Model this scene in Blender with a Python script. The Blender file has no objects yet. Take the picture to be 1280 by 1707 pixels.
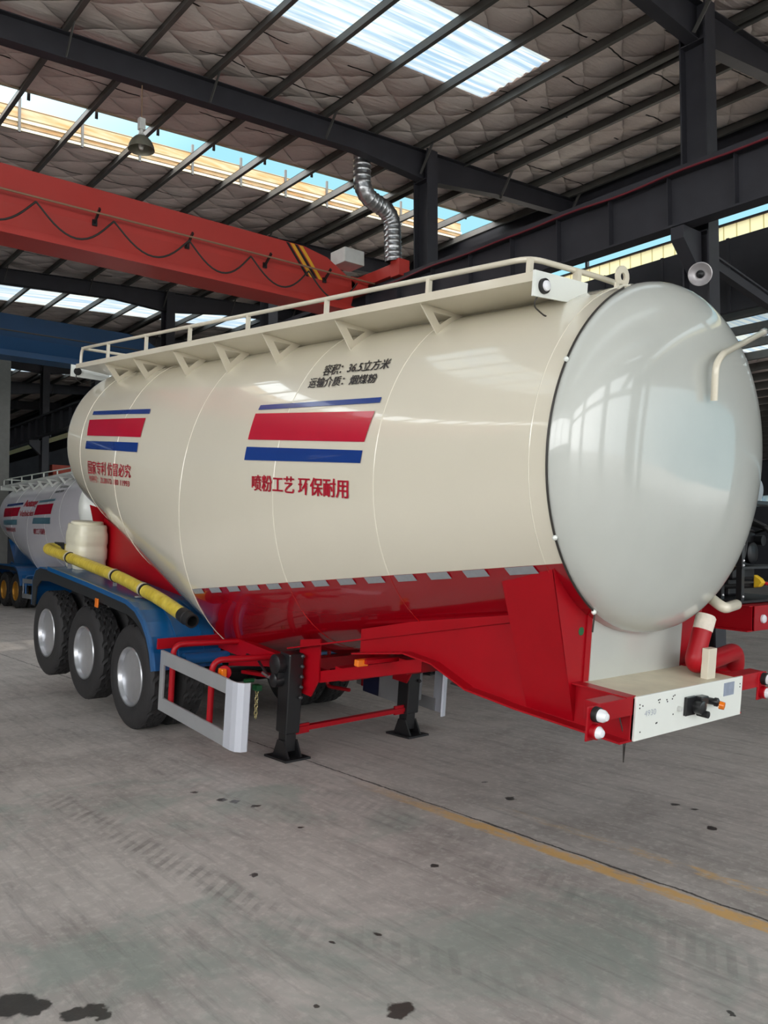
import bpy, math, random
from mathutils import Vector, Matrix
random.seed(7)
C = bpy.context.scene.collection
SC = bpy.context.scene
PI = math.pi

# ------------------------------------------------------------------ camera
CAM_H, CAM_YAW, CAM_PITCH, FPX = 1.82, .688, .044, 1390.0
cam_d = bpy.data.cameras.new('camera')
cam_d.sensor_width = 36.0
cam_d.lens = FPX * 36.0 / 1707.0
cam_d.clip_end = 400
cam = bpy.data.objects.new('camera', cam_d)
cam.location = (0, 0, CAM_H)
cam.rotation_euler = (PI / 2 + CAM_PITCH, 0, PI / 2 - CAM_YAW)
C.objects.link(cam)
SC.camera = cam

# ------------------------------------------------------------------ sky and sun
SKY_STRENGTH = 1.0
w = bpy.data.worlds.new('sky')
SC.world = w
w.use_nodes = True
nt = w.node_tree
nt.nodes.clear()
wo = nt.nodes.new('ShaderNodeOutputWorld')
bg = nt.nodes.new('ShaderNodeBackground')
tc = nt.nodes.new('ShaderNodeTexCoord')
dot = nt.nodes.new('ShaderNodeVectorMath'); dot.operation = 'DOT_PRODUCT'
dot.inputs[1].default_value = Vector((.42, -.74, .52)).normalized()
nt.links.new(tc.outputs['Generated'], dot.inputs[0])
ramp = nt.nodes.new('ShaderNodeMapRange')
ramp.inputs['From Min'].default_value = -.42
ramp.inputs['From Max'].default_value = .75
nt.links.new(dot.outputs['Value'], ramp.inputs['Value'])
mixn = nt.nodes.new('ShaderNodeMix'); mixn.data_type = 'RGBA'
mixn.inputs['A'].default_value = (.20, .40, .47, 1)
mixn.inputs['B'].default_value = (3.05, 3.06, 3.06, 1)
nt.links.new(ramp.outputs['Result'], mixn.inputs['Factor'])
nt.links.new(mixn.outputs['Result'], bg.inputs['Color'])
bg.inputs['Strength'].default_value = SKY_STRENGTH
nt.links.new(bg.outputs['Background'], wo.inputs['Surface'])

sun_d = bpy.data.lights.new('sun', 'SUN')
sun_d.energy = 0.5
sun_d.angle = math.radians(1.5)
sun_d.color = (1.0, .93, .82)
sun = bpy.data.objects.new('sun', sun_d)
sun.rotation_euler = Vector((.12, -.42, .9)).to_track_quat('Z', 'Y').to_euler()
sun.location = (20, -10, 40)
C.objects.link(sun)

SC.view_settings.view_transform = 'Standard'
SC.view_settings.look = 'None'
SC.view_settings.gamma = 1
SC.view_settings.use_curve_mapping = False
SC.view_settings.exposure = 1.12

# ------------------------------------------------------------------ helpers: mesh
class MB:
    def __init__(s): s.v = []; s.f = []; s.sm = []
    def add(s, vs, fs, smooth=False):
        o = len(s.v); s.v += [tuple(p) for p in vs]
        for f in fs: s.f.append(tuple(i + o for i in f)); s.sm.append(smooth)
        return s
    def box(s, x0, x1, y0, y1, z0, z1):
        p = [(x, y, z) for z in (z0, z1) for y in (y0, y1) for x in (x0, x1)]
        return s.add(p, [(0, 2, 3, 1), (4, 5, 7, 6), (0, 1, 5, 4), (2, 6, 7, 3), (0, 4, 6, 2), (1, 3, 7, 5)])
    def beam(s, p, q, w_, h_, up=(0, 0, 1)):
        p = Vector(p); q = Vector(q); d = (q - p).normalized(); u = Vector(up)
        if abs(d.dot(u)) > .98: u = Vector((1, 0, 0))
        r = d.cross(u).normalized(); u = r.cross(d)
        pts = []
        for c in (p, q):
            for a, b in ((-1, -1), (1, -1), (1, 1), (-1, 1)): pts.append(c + r * a * w_ / 2 + u * b * h_ / 2)
        return s.add(pts, [(3, 2, 1, 0), (4, 5, 6, 7), (0, 1, 5, 4), (1, 2, 6, 5), (2, 3, 7, 6), (3, 0, 4, 7)])
    def prism(s, poly, ax, a, b):
        # poly: 2-D points in the other two axes, extruded along ax from a to b
        def P(u, v, t):
            return {'x': (t, u, v), 'y': (u, t, v), 'z': (u, v, t)}[ax]
        n = len(poly)
        vs = [P(u, v, a) for u, v in poly] + [P(u, v, b) for u, v in poly]
        fs = [tuple(range(n))[::-1], tuple(range(n, 2 * n))] + [(i, (i + 1) % n, n + (i + 1) % n, n + i) for i in range(n)]
        return s.add(vs, fs)
    def sheet(s, prof, ax, a, b, t, smooth=True):
        # open profile with thickness t, extruded along ax
        pr = [Vector((u, v)) for u, v in prof]; off = []
        for i in range(len(pr)):
            d = (pr[min(i + 1, len(pr) - 1)] - pr[max(i - 1, 0)]).normalized(); off.append(pr[i] + Vector((-d.y, d.x)) * t)
        return s.prism([tuple(p) for p in pr] + [tuple(p) for p in off[::-1]], ax, a, b)
    def tube(s, pts, r, n=12, cap=True, smooth=True):
        pts = [Vector(p) for p in pts]; rings = []; u = None
        rr = r if isinstance(r, (list, tuple)) else [r] * len(pts)
        for i, p in enumerate(pts):
            d = (pts[min(i + 1, len(pts) - 1)] - pts[max(i - 1, 0)]).normalized()
            if u is None:
                u = Vector((0, 0, 1)) if abs(d.z) < .9 else Vector((1, 0, 0))
            u = (u - d * u.dot(d)).normalized(); v = d.cross(u)
            rings.append([p + (u * math.cos(2 * PI * k / n) + v * math.sin(2 * PI * k / n)) * rr[i] for k in range(n)])
        vs = [q for R in rings for q in R]; fs = []
        for i in range(len(pts) - 1):
            for k in range(n):
                a = i * n + k; b = i * n + (k + 1) % n; fs.append((a, b, b + n, a + n))
        s.add(vs, fs, smooth)
        if cap:
            o = len(s.v) - len(vs)
            s.f.append(tuple(o + k for k in range(n))[::-1]); s.sm.append(False)
            s.f.append(tuple(o + len(vs) - n + k for k in range(n))); s.sm.append(False)
        return s
    def lathe(s, prof, o=(0, 0, 0), ax=(0, 0, 1), n=32, smooth=True, close=False):
        # prof: (radius, height along ax)
        ax = Vector(ax).normalized(); o = Vector(o)
        u = Vector((0, 0, 1)) if abs(ax.z) < .9 else Vector((1, 0, 0)); u = (u - ax * u.dot(ax)).normalized(); v = ax.cross(u)
        vs = [o + ax * h + (u * math.cos(2 * PI * k / n) + v * math.sin(2 * PI * k / n)) * r for r, h in prof for k in range(n)]
        m = len(prof); fs = []
        for i in range(m - (0 if close else 1)):
            for k in range(n):
                a = i * n + k; b = i * n + (k + 1) % n; j = ((i + 1) % m) * n
                fs.append((a, b, j + (k + 1) % n, j + k))
        s.add(vs, fs, smooth); o2 = len(s.v) - len(vs)
        if not close:
            for i, rev in ((0, True), (m - 1, False)):
                if prof[i][0] > 1e-4:
                    f = tuple(o2 + i * n + k for k in range(n)); s.f.append(f[::-1] if rev else f); s.sm.append(False)
        return s
    def ball(s, c, r, n=16, m=10, sc=(1, 1, 1)):
        c = Vector(c); vs = []; fs = []
        for i in range(m + 1):
            t = PI * i / m
            for k in range(n): vs.append(c + Vector((r * sc[0] * math.sin(t) * math.cos(2 * PI * k / n), r * sc[1] * math.sin(t) * math.sin(2 * PI * k / n), r * sc[2] * math.cos(t))))
        for i in range(m):
            for k in range(n): fs.append((i * n + k, (i + 1) * n + k, (i + 1) * n + (k + 1) % n, i * n + (k + 1) % n))
        return s.add(vs, fs, True)
    def grid(s, fn, nu, nv, smooth=True):
        vs = [fn(i / nu, j / nv) for i in range(nu + 1) for j in range(nv + 1)]
        fs = [(i * (nv + 1) + j, i * (nv + 1) + j + 1, (i + 1) * (nv + 1) + j + 1, (i + 1) * (nv + 1) + j) for i in range(nu) for j in range(nv)]
        return s.add(vs, fs, smooth)
    def build(s, name, mat, parent=None, bevel=0, label=None, kind=None):
        me = bpy.data.meshes.new(name); me.from_pydata(s.v, [], s.f); me.update()
        me.polygons.foreach_set('use_smooth', s.sm)
        mats = mat if isinstance(mat, (list, tuple)) else [mat]
        for m in mats: me.materials.append(m)
        o = bpy.data.objects.new(name, me); C.objects.link(o)
        if parent: o.parent = parent
        if any(s.sm) and name not in ('tank', 'wheel'):
            e = o.modifiers.new('split', 'EDGE_SPLIT'); e.split_angle = math.radians(38)
        if bevel:
            b = o.modifiers.new('bevel', 'BEVEL'); b.width = bevel; b.segments = 2; b.limit_method = 'ANGLE'; b.angle_limit = .6
            b.harden_normals = False
        if label: o['label'] = label
        if kind: o['kind'] = kind
        return o

def bez(pts, n=8, r=.1):
    # polyline with rounded corners of radius r
    P = [Vector(p) for p in pts]; out = [P[0]]
    for i in range(1, len(P) - 1):
        a, b, c = P[i - 1], P[i], P[i + 1]
        d1 = (a - b); d2 = (c - b); k = min(r, d1.length * .49, d2.length * .49)
        p0 = b + d1.normalized() * k; p2 = b + d2.normalized() * k
        for j in range(n + 1):
            t = j / n; out.append(p0 * (1 - t) ** 2 + b * 2 * t * (1 - t) + p2 * t * t)
    out.append(P[-1]); return out

def thing(name, label, cat, loc=(0, 0, 0), rot=(0, 0, 0), group=None):
    o = bpy.data.objects.new(name, None); C.objects.link(o); o.location = loc; o.rotation_euler = rot
    o.empty_display_size = .2
    return tag(o, label, cat, group)
def tag(o, label, cat, group=None):
    o['label'] = label; o['category'] = cat
    if group: o['group'] = group
    return o
def struct(name, mb, mat, label=None, bevel=0):
    o = mb.build(name, mat, None, bevel, label); o['kind'] = 'structure'; return o
def dup(o, parent=None):
    c = o.copy(); C.objects.link(c); c.parent = parent
    for ch in list(o.children): dup(ch, c)
    return c

# ------------------------------------------------------------------ helpers: materials
def lin(c):
    c = [x / 255.0 for x in c]
    return tuple(x / 12.92 if x <= .04045 else ((x + .055) / 1.055) ** 2.4 for x in c) + (1,)
class N:
    # tiny node helper
    def __init__(s, name):
        s.m = bpy.data.materials.new(name); s.m.use_nodes = True; s.t = s.m.node_tree; s.t.nodes.clear()
        s.out = s.t.nodes.new('ShaderNodeOutputMaterial')
    def n(s, typ, **kw):
        x = s.t.nodes.new('ShaderNode' + typ)
        for k, v in kw.items(): setattr(x, k, v)
        return x
    def set(s, sock, v):
        if hasattr(v, 'is_linked') or isinstance(v, bpy.types.NodeSocket): s.t.links.new(v, sock)
        else: sock.default_value = v
    def math(s, op, a, b=None, c=None, clamp=False):
        x = s.n('Math', operation=op); x.use_clamp = clamp
        s.set(x.inputs[0], a)
        if b is not None: s.set(x.inputs[1], b)
        if c is not None: s.set(x.inputs[2], c)
        return x.outputs[0]
    def mix(s, f, a, b, blend='MIX'):
        x = s.n('Mix', data_type='RGBA', blend_type=blend); s.set(x.inputs['Factor'], f); s.set(x.inputs['A'], a); s.set(x.inputs['B'], b); return x.outputs['Result']
    def noise(s, vec, scale, detail=4, rough=.55, dist=0):
        x = s.n('TexNoise'); x.inputs['Scale'].default_value = scale; x.inputs['Detail'].default_value = detail
        x.inputs['Roughness'].default_value = rough; x.inputs['Distortion'].default_value = dist
        if vec is not None: s.t.links.new(vec, x.inputs['Vector'])
        return x.outputs['Fac']
    def remap(s, v, a, b, c=0., d=1.):
        x = s.n('MapRange'); s.set(x.inputs['Value'], v)
        for nme, val in zip(('From Min', 'From Max', 'To Min', 'To Max'), (a, b, c, d)): x.inputs[nme].default_value = val
        return x.outputs['Result']
    def obj(s): return s.n('TexCoord').outputs['Object']
    def pos(s): return s.n('NewGeometry').outputs['Position']
    def sep(s, v):
        x = s.n('SeparateXYZ'); s.t.links.new(v, x.inputs[0]); return x.outputs
    def comb(s, x_, y_, z_):
        x = s.n('CombineXYZ'); s.set(x.inputs[0], x_); s.set(x.inputs[1], y_); s.set(x.inputs[2], z_); return x.outputs[0]
    def mapv(s, v, scale=(1, 1, 1), rot=(0, 0, 0), loc=(0, 0, 0)):
        x = s.n('Mapping'); s.t.links.new(v, x.inputs['Vector']); x.inputs['Scale'].default_value = scale; x.inputs['Rotation'].default_value = rot; x.inputs['Location'].default_value = loc
        return x.outputs[0]
    def bump(s, h, strength=.3, dist=.01):
        x = s.n('Bump'); s.t.links.new(h, x.inputs['Height']); x.inputs['Strength'].default_value = strength; x.inputs['Distance'].default_value = dist; return x.outputs[0]
    def bsdf(s, color, rough=.5, metal=0., coat=0., normal=None, spec=.5, alpha=None):
        b = s.n('BsdfPrincipled'); s.set(b.inputs['Base Color'], color); s.set(b.inputs['Roughness'], rough); s.set(b.inputs['Metallic'], metal)
        b.inputs['Coat Weight'].default_value = coat; b.inputs['Coat Roughness'].default_value = .04; b.inputs['Specular IOR Level'].default_value = spec
        if normal is not None: s.t.links.new(normal, b.inputs['Normal'])
        s.t.links.new(b.outputs[0], s.out.inputs['Surface']); return b
def simple(name, rgb, rough=.5, metal=0., coat=0., var=.08, scale=6, bump=0., bscale=40, spec=.5):
    s = N(name); o = s.obj(); c = lin(rgb)
    n = s.noise(o, scale, 5)
    col = s.mix(s.remap(n, .3, .7), tuple(x * (1 - var) for x in c[:3]) + (1,), tuple(min(1, x * (1 + var)) for x in c[:3]) + (1,))
    nor = s.bump(s.noise(o, bscale, 3), bump, .01) if bump else None
    s.bsdf(col, rough, metal, coat, nor, spec); return s.m

def tank_mat(name, upper, lower, split, wav=.06):
    # glossy paint, lower colour below the sloping paint line in front of the middle seam
    s = N(name); o = s.obj(); x, y, z = s.sep(o)[:3]
    line = s.math('MULTIPLY_ADD', x, .168, split)
    m = s.math('MULTIPLY', s.math('LESS_THAN', z, line), s.math('GREATER_THAN', x, .655))
    n = s.noise(o, 1.3, 4)
    up = s.mix(s.remap(n, .3, .7), tuple(c * .97 for c in lin(upper)[:3]) + (1,), lin(upper))
    lo = s.mix(s.remap(n, .3, .7), tuple(c * .93 for c in lin(lower)[:3]) + (1,), lin(lower))
    col = s.mix(m, up, lo)
    h = s.noise(s.mapv(o, (1.0, 1.0, 1.0)), 1.1, 2)
    s.bsdf(col, .22, 0, 1.0, s.bump(h, .12, .05), .5); return s.m

M = {}
M['cream_tank'] = tank_mat('cream_red_tank_paint', (216, 210, 192), (146, 0, 18), 1.387)
M['white_tank'] = tank_mat('white_tank_paint', (240, 238, 246), (240, 238, 246), 1.387)
M['cream'] = simple('cream_paint', (182, 185, 179), .28, 0, .8, .04, 2)
M['cream_side'] = simple('cream_walkway_paint', (212, 205, 186), .3, 0, .4, .04, 2)
M['deck_cream'] = simple('dusty_cream_paint', (204, 196, 172), .5, 0, 0, .1, 5)
M['white'] = simple('white_paint', (226, 230, 224), .3, 0, .4, .03, 3)
M['red'] = simple('red_chassis_paint', (156, 0, 18), .42, 0, .05, .08, 2, spec=.3)
M['blue'] = simple('blue_fender_paint', (4, 78, 132), .3, 0, .3, .1, 2)
M['decal_red'] = simple('red_vinyl', (182, 22, 50), .25, 0, .4, .03, 2)
M['decal_blue'] = simple('blue_vinyl', (26, 58, 128), .25, 0, .4, .04, 2)
M['decal_teal'] = simple('teal_vinyl', (92, 132, 148), .3, 0, .3, .04, 2)
M['letter_red'] = simple('red_letter_vinyl', (168, 22, 44), .4, 0, 0, .03)
M['letter_black'] = simple('black_letter_vinyl', (44, 40, 42), .4, 0, 0, .03)
M['tape'] = simple('silver_reflective_tape', (150, 154, 158), .35, .2, 0, .06, 30)
M['weld'] = tank_mat('weld_bead_paint', (222, 217, 200), (160, 24, 24), 1.387)
M['rubber'] = simple('tyre_rubber', (34, 33, 34), .72, 0, 0, .15, 8, .25, 60)
M['black'] = simple('black_paint', (26, 26, 28), .35, 0, .2, .1, 6)
M['black_rubber'] = simple('black_rubber', (20, 20, 21), .6, 0, 0, .1, 6)
M['liner'] = simple('dark_fender_liner', (24, 27, 30), .6, 0, 0, .1, 6)
M['alloy'] = simple('brushed_wheel_alloy', (196, 198, 202), .3, .85, 0, .06, 8)
M['disc'] = simple('dull_wheel_disc', (104, 104, 106), .5, .3, 0, .1)
M['gold'] = simple('gold_wheel_paint', (176, 128, 42), .35, .5, 0, .1, 8)
M['silver'] = simple('silver_guard_paint', (160, 162, 164), .34, .35, .1, .05, 4)
M['silver_bright'] = simple('bright_guard_end', (206, 210, 220), .34, .35, .1, .03, 4)
M['chrome'] = simple('bright_steel', (208, 208, 210), .2, .9, 0, .04)
M['hub'] = simple('dark_hub', (70, 70, 72), .5, .4, 0, .15)
M['steel_dark'] = simple('dark_structural_steel', (47, 47, 53), .55, .1, 0, .14, 3)
M['purlin'] = simple('galvanised_purlin', (84, 83, 80), .5, .25, 0, .2, 2.5)
M['crane_red'] = simple('crane_orange_red', (178, 52, 44), .45, 0, .1, .06, 1.2)
M['crane_blue'] = simple('crane_blue', (2, 62, 104), .5, 0, .1, .08, 1.2)
M['orange'] = simple('far_crane_orange', (214, 84, 58), .5, 0, 0, .1, 2)
M['warn_yellow'] = simple('warning_yellow', (222, 164, 40), .45)
M['amber'] = simple('amber_lens', (226, 116, 22), .2, 0, .4, .05)
M['lens'] = simple('clear_white_lens', (226, 228, 232), .15, 0, .5, .02)
M['grey_box'] = simple('light_grey_box', (196, 198, 194), .45)
M['chain'] = simple('yellowish_chain', (176, 164, 120), .35, .6)
M['green'] = simple('green_valve', (24, 92, 50), .5)
M['cable_red'] = simple('red_cable_sheath', (104, 24, 36), .5)
M['cable_dark'] = simple('dark_cable', (44, 40, 36), .55)
M['rust_wire'] = simple('dull_steel_rod', (150, 120, 96), .5, .4)
M['navy'] = simple('navy_paint', (18, 26, 58), .4)
M['concrete_grey'] = simple('grey_column_cladding', (118, 118, 114), .8)
M['dark_wall'] = simple('dark_cladding', (52, 54, 60), .7, 0, 0, .2, 1)
M['plastic'] = simple('milky_plastic_tank', (216, 212, 190), .32, 0, .2, .05, 6, .15, 9)
M['wrap'] = simple('cream_wrapping', (214, 204, 190), .6, 0, 0, .1, 20, .5, 30)
M['tan'] = simple('tan_frame', (196, 186, 160), .5)
M['plate_grey'] = simple('blue_grey_label_plate', (150, 160, 178), .4, .2, 0, .1, 30)
M['reflector'] = simple('satin_reflector', (200, 196, 198), .45, .6, 0, .08)
M['engine'] = simple('black_engine_castings', (24, 24, 27), .4, .2, .1, .2, 12)
M['yellow_part'] = simple('yellow_handle_plastic', (222, 182, 40), .4)
M['shade'] = simple('weathered_lamp_shade', (120, 118, 104), .45, .4, 0, .15)
M['bulb'] = simple('unlit_lamp_glass', (206, 206, 200), .15, 0, .3)

def hose_mat():
    s = N('yellow_wrapped_hose'); o = s.obj(); x, y, z = s.sep(o)[:3]
    wv = s.math('SINE', s.math('MULTIPLY_ADD', x, 90, s.math('MULTIPLY', y, 30)))
    n = s.noise(o, 9, 4)
    col = s.mix(s.remap(n, .35, .7), lin((190, 166, 52)), lin((212, 190, 78)))
    s.bsdf(col, .45, 0, .15, s.bump(s.math('ADD', wv, s.math('MULTIPLY', n, 3)), .3, .006)); return s.m
M['hose'] = hose_mat()

def duct_mat():
    s = N('spiral_galvanised_duct'); o = s.obj(); n = s.noise(o, 14, 4)
    col = s.mix(s.remap(n, .3, .7), lin((150, 152, 154)), lin((196, 198, 200)))
    s.bsdf(col, .3, .9); return s.m
M['duct'] = duct_mat()

def insulation_mat():
    # quilted foil-backed blanket under the roof sheets, stitched in diamonds
    s = N('quilted_roof_blanket'); p = s.pos(); x, y, z = s.sep(p)[:3]
    wob = s.math('MULTIPLY', s.math('SUBTRACT', s.noise(p, 1.7, 3), .5), .22)
    u = s.math('ADD', s.math('MULTIPLY_ADD', x, 1.25, s.math('MULTIPLY', y, .85)), wob)
    v = s.math('ADD', s.math('MULTIPLY_ADD', x, 1.25, s.math('MULTIPLY', y, -.85)), wob)
    pu = s.math('ABSOLUTE', s.math('SINE', s.math('MULTIPLY', u, PI)))
    pv = s.math('ABSOLUTE', s.math('SINE', s.math('MULTIPLY', v, PI)))
    puff = s.math('POWER', s.math('MULTIPLY', pu, pv), .45)
    wr = s.noise(s.mapv(p, (7.0, 1.2, 1)), 1.4, 4)
    h = s.math('ADD', puff, s.math('MULTIPLY', wr, .55))
    st = s.noise(p, .6, 5)
    col = s.mix(s.remap(st, .3, .7), lin((212, 198, 192)), lin((232, 222, 216)))
    # open stitched slits between blanket widths
    fr = s.math('ABSOLUTE', s.math('SUBTRACT', s.math('FRACT', s.math('ADD', s.math('MULTIPLY', x, 1.06), s.math('MULTIPLY', s.math('SUBTRACT', s.noise(p, .8, 3), .5), .35))), .5))
    slit = s.math('MULTIPLY', s.math('LESS_THAN', fr, .016), s.math('GREATER_THAN', s.noise(p, .75, 2), .5))
    col = s.mix(slit, col, lin((34, 30, 30)))
    s.bsdf(col, .75, 0, 0, s.bump(h, .9, .11), .3); return s.m
M['insulation'] = insulation_mat()

def skylight_mat():
    s = N('translucent_skylight_sheet'); p = s.pos(); x, y, z = s.sep(p)[:3]
    n = s.noise(s.mapv(p, (9, .3, 1)), 1.3, 4)
    col = s.mix(s.remap(n, .40, .60), lin((104, 120, 134)), lin((146, 146, 138)))
    tr = s.n('BsdfTranslucent'); s.t.links.new(col, tr.inputs['Color'])
    df = s.n('BsdfDiffuse'); s.t.links.new(col, df.inputs['Color'])
    tp = s.n('BsdfTransparent'); tp.inputs['Color'].default_value = (.95, .98, 1, 1)
    m1 = s.n('MixShader'); m1.inputs[0].default_value = .12; s.t.links.new(tr.outputs[0], m1.inputs[1]); s.t.links.new(df.outputs[0], m1.inputs[2])
    m2 = s.n('MixShader'); m2.inputs[0].default_value = .06; s.t.links.new(m1.outputs[0], m2.inputs[1]); s.t.links.new(tp.outputs[0], m2.inputs[2])
    s.t.links.new(m2.outputs[0], s.out.inputs['Surface']); return s.m
M['skylight'] = skylight_mat()

def yellow_sheet_mat():
    s = N('yellow_translucent_cladding'); p = s.pos(); x, y, z = s.sep(p)[:3]
    rib = s.math('LESS_THAN', s.math('FRACT', s.math('MULTIPLY', x, 3.6)), .1)
    col = s.mix(rib, lin((254, 236, 186)), lin((206, 184, 124)))
    tr = s.n('BsdfTranslucent'); s.t.links.new(col, tr.inputs['Color'])
    df = s.n('BsdfDiffuse'); s.t.links.new(col, df.inputs['Color'])
    tp = s.n('BsdfTransparent'); s.t.links.new(col, tp.inputs['Color'])
    m1 = s.n('MixShader'); m1.inputs[0].default_value = .2; s.t.links.new(tr.outputs[0], m1.inputs[1]); s.t.links.new(df.outputs[0], m1.inputs[2])
    m2 = s.n('MixShader'); m2.inputs[0].default_value = .04; s.t.links.new(m1.outputs[0], m2.inputs[1]); s.t.links.new(tp.outputs[0], m2.inputs[2])
    s.t.links.new(m2.outputs[0], s.out.inputs['Surface']); return s.m
M['yellow_sheet'] = yellow_sheet_mat()

def gap_wall_mat():
    s = N('cream_ribbed_upstand'); p = s.pos(); x, y, z = s.sep(p)[:3]
    n = s.noise(s.mapv(p, (1, 1.2, 9)), 1.5, 3)
    col = s.mix(s.remap(n, .35, .65), lin((172, 134, 92)), lin((176, 162, 134)))
    band = s.math('LESS_THAN', s.math('FRACT', s.math('MULTIPLY', s.math('SUBTRACT', z, s.math('MULTIPLY', y, .0586)), 5.2)), .1)
    col = s.mix(band, col, lin((96, 84, 66)))
    tr = s.n('BsdfTranslucent'); s.t.links.new(col, tr.inputs['Color'])
    df = s.n('BsdfDiffuse'); s.t.links.new(col, df.inputs['Color'])
    m1 = s.n('MixShader'); m1.inputs[0].default_value = .6; s.t.links.new(tr.outputs[0], m1.inputs[1]); s.t.links.new(df.outputs[0], m1.inputs[2])
    s.t.links.new(m1.outputs[0], s.out.inputs['Surface']); return s.m
M['gap_wall'] = gap_wall_mat()

def floor_mat():
    s = N('worn_workshop_concrete'); p = s.pos(); x, y, z = s.sep(p)[:3]
    big = s.noise(p, .35, 6, .6); mid = s.noise(p, 1.6, 8, .62, .6); fine = s.noise(p, 16, 6, .7)
    streak = s.noise(s.mapv(p, (.55, 6.5, 1), (0, 0, .05)), 1.4, 6, .65)
    col = s.mix(s.remap(mid, .3, .7), lin((142, 136, 132)), lin((180, 174, 169)))
    col = s.mix(s.remap(big, .42, .66, 0, .55), col, lin((196, 191, 186)))
    col = s.mix(s.remap(streak, .5, .72, 0, .45), col, lin((122, 116, 112)))
    col = s.mix(s.remap(fine, .5, .72, 0, .5), col, lin((214, 210, 204)))
    # greenish worn coating in places
    gr = s.math('MULTIPLY', s.remap(s.noise(s.mapv(p, (1, 1, 1), (0, 0, 0), (3.1, 7.7, 0)), .75, 5, .7, .5), .5, .62), s.remap(y, 4.05, 3.7, 0, 1))
    gr = s.math('MULTIPLY', gr, s.math('GREATER_THAN', x, -6.5))
    col = s.mix(s.math('MULTIPLY', gr, .6), col, lin((130, 144, 136)))
    # scuffed dark streaks along the travel direction
    sc2 = s.noise(s.mapv(p, (1.1, 10, 1), (0, 0, -.12)), 1.3, 7, .7)
    col = s.mix(s.remap(sc2, .52, .74, 0, .5), col, lin((90, 86, 84)))
    def band(v, c, hw, soft):
        return s.remap(s.math('ABSOLUTE', s.math('SUBTRACT', v, c)), hw + soft, hw - soft)
    # tyre tread prints
    def track(x0, y0, x1, y1, wd, strength):
        nonlocal col
        L_ = math.hypot(x1 - x0, y1 - y0); dx, dy = (x1 - x0) / L_, (y1 - y0) / L_
        rx = s.math('SUBTRACT', x, x0); ry = s.math('SUBTRACT', y, y0)
        t = s.math('MULTIPLY_ADD', rx, dx, s.math('MULTIPLY', ry, dy)); d = s.math('MULTIPLY_ADD', rx, -dy, s.math('MULTIPLY', ry, dx))
        m = s.math('MULTIPLY', band(d, 0, wd, .03), band(t, L_ / 2, L_ / 2, .3))
        blk = s.remap(s.math('SINE', s.math('MULTIPLY_ADD', t, 62, s.math('MULTIPLY', d, 40))), -.2, .3)
        m = s.math('MULTIPLY', s.math('MULTIPLY', m, blk), s.remap(s.noise(p, 3.5, 6, .7), .40, .66))
        col = s.mix(s.math('MULTIPLY', m, strength), col, lin((66, 64, 62)))
    track(-6.4, 2.05, -3.4, 2.27, .10, .5)
    track(-7.5, 2.95, -4.6, 3.15, .12, .22)
    track(-5.6, 3.75, -1.5, 3.55, .12, .25)
    track(-3.2, 2.45, -2.3, 2.75, .1, .3)
    # worn yellow lane lines
    wear = s.noise(s.mapv(p, (3, 7, 1)), 2.2, 7, .7)
    e = s.math('MULTIPLY', s.math('SUBTRACT', s.noise(p, 9, 4), .5), .05)
    ye = s.math('ADD', y, e)
    l1 = s.math('MULTIPLY', band(ye, 4.02, .055, .012), s.math('MULTIPLY', s.remap(wear, .34, .52), s.remap(x, -5.3, -3.9)))
    l2 = s.math('MULTIPLY', band(ye, 4.415, .045, .012), s.math('MULTIPLY', s.remap(wear, .46, .62), s.remap(x, -4.3, -2.4)))
    col = s.mix(s.math('MULTIPLY', l1, .9), col, lin((206, 164, 100)))
    col = s.mix(s.math('MULTIPLY', l2, .8), col, lin((206, 164, 92)))
    # joint crack between the slabs
    cy = s.math('ADD', y, s.math('MULTIPLY', s.math('SUBTRACT', s.noise(s.mapv(p, (1, 0, 0)), 5, 5, .7), .5), .07))
    crw = s.remap(s.noise(s.mapv(p, (1, 0, 0), (0, 0, 0), (9, 0, 0)), 2.2, 3), .3, .75, .004, .016)
    cr = s.math('LESS_THAN', s.math('ABSOLUTE', s.math('SUBTRACT', cy, 4.10)), crw)
    col = s.mix(s.math('MULTIPLY', cr, .85), col, lin((42, 38, 38)))
    # oil spots
    stains = [(-2.57, 2.2, .055), (-2.55, 2.17, .04), (-3.58, 1.02, .09), (-3.50, 1.09, .06), (-3.33, 1.26, .05), (-3.36, 1.19, .05), (-3.27, 1.27, .035), (-4.12, 2.45, .026),
              (-3.58, 3.32, .028), (-3.13, 2.53, .022), (-5.49, 2.99, .032), (-5.39, 3.04, .036), (-5.2, 3.1, .034), (-4.18, 4.63, .04),
              (-2.91, 5.16, .035), (-3.34, 5.43, .028), (-3.19, 5.43, .026), (-5.78, 2.92, .024), (-4.62, 3.1, .022), (-3.19, 2.32, .015), (-1.72, 3.18, .018), (-2.8, 1.95, .02), (-4.6, 4.8, .02)]
    wp = s.comb(s.math('ADD', x, s.math('MULTIPLY', s.math('SUBTRACT', s.noise(p, 14, 3), .5), .09)), s.math('ADD', y, s.math('MULTIPLY', s.math('SUBTRACT', s.noise(s.mapv(p, (1, 1, 1), (0, 0, 0), (5, 3, 0)), 14, 3), .5), .09)), 0.)
    tot = None
    for sx, sy, r in stains:
        d = s.n('VectorMath', operation='DISTANCE'); s.t.links.new(wp, d.inputs[0]); d.inputs[1].default_value = (sx, sy, 0)
        k = s.remap(d.outputs['Value'], r * 1.12, r * .88); tot = k if tot is None else s.math('MAXIMUM', tot, k)
    col = s.mix(s.math('MULTIPLY', tot, .92), col, lin((38, 38, 37)))
    rough = s.math('SUBTRACT', s.remap(mid, .3, .7, .62, .48), s.math('MULTIPLY', tot, .2))
    s.bsdf(col, rough, 0, 0, s.bump(s.math('ADD', fine, s.math('MULTIPLY', mid, 2)), .25, .006), .4); return s.m
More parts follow.
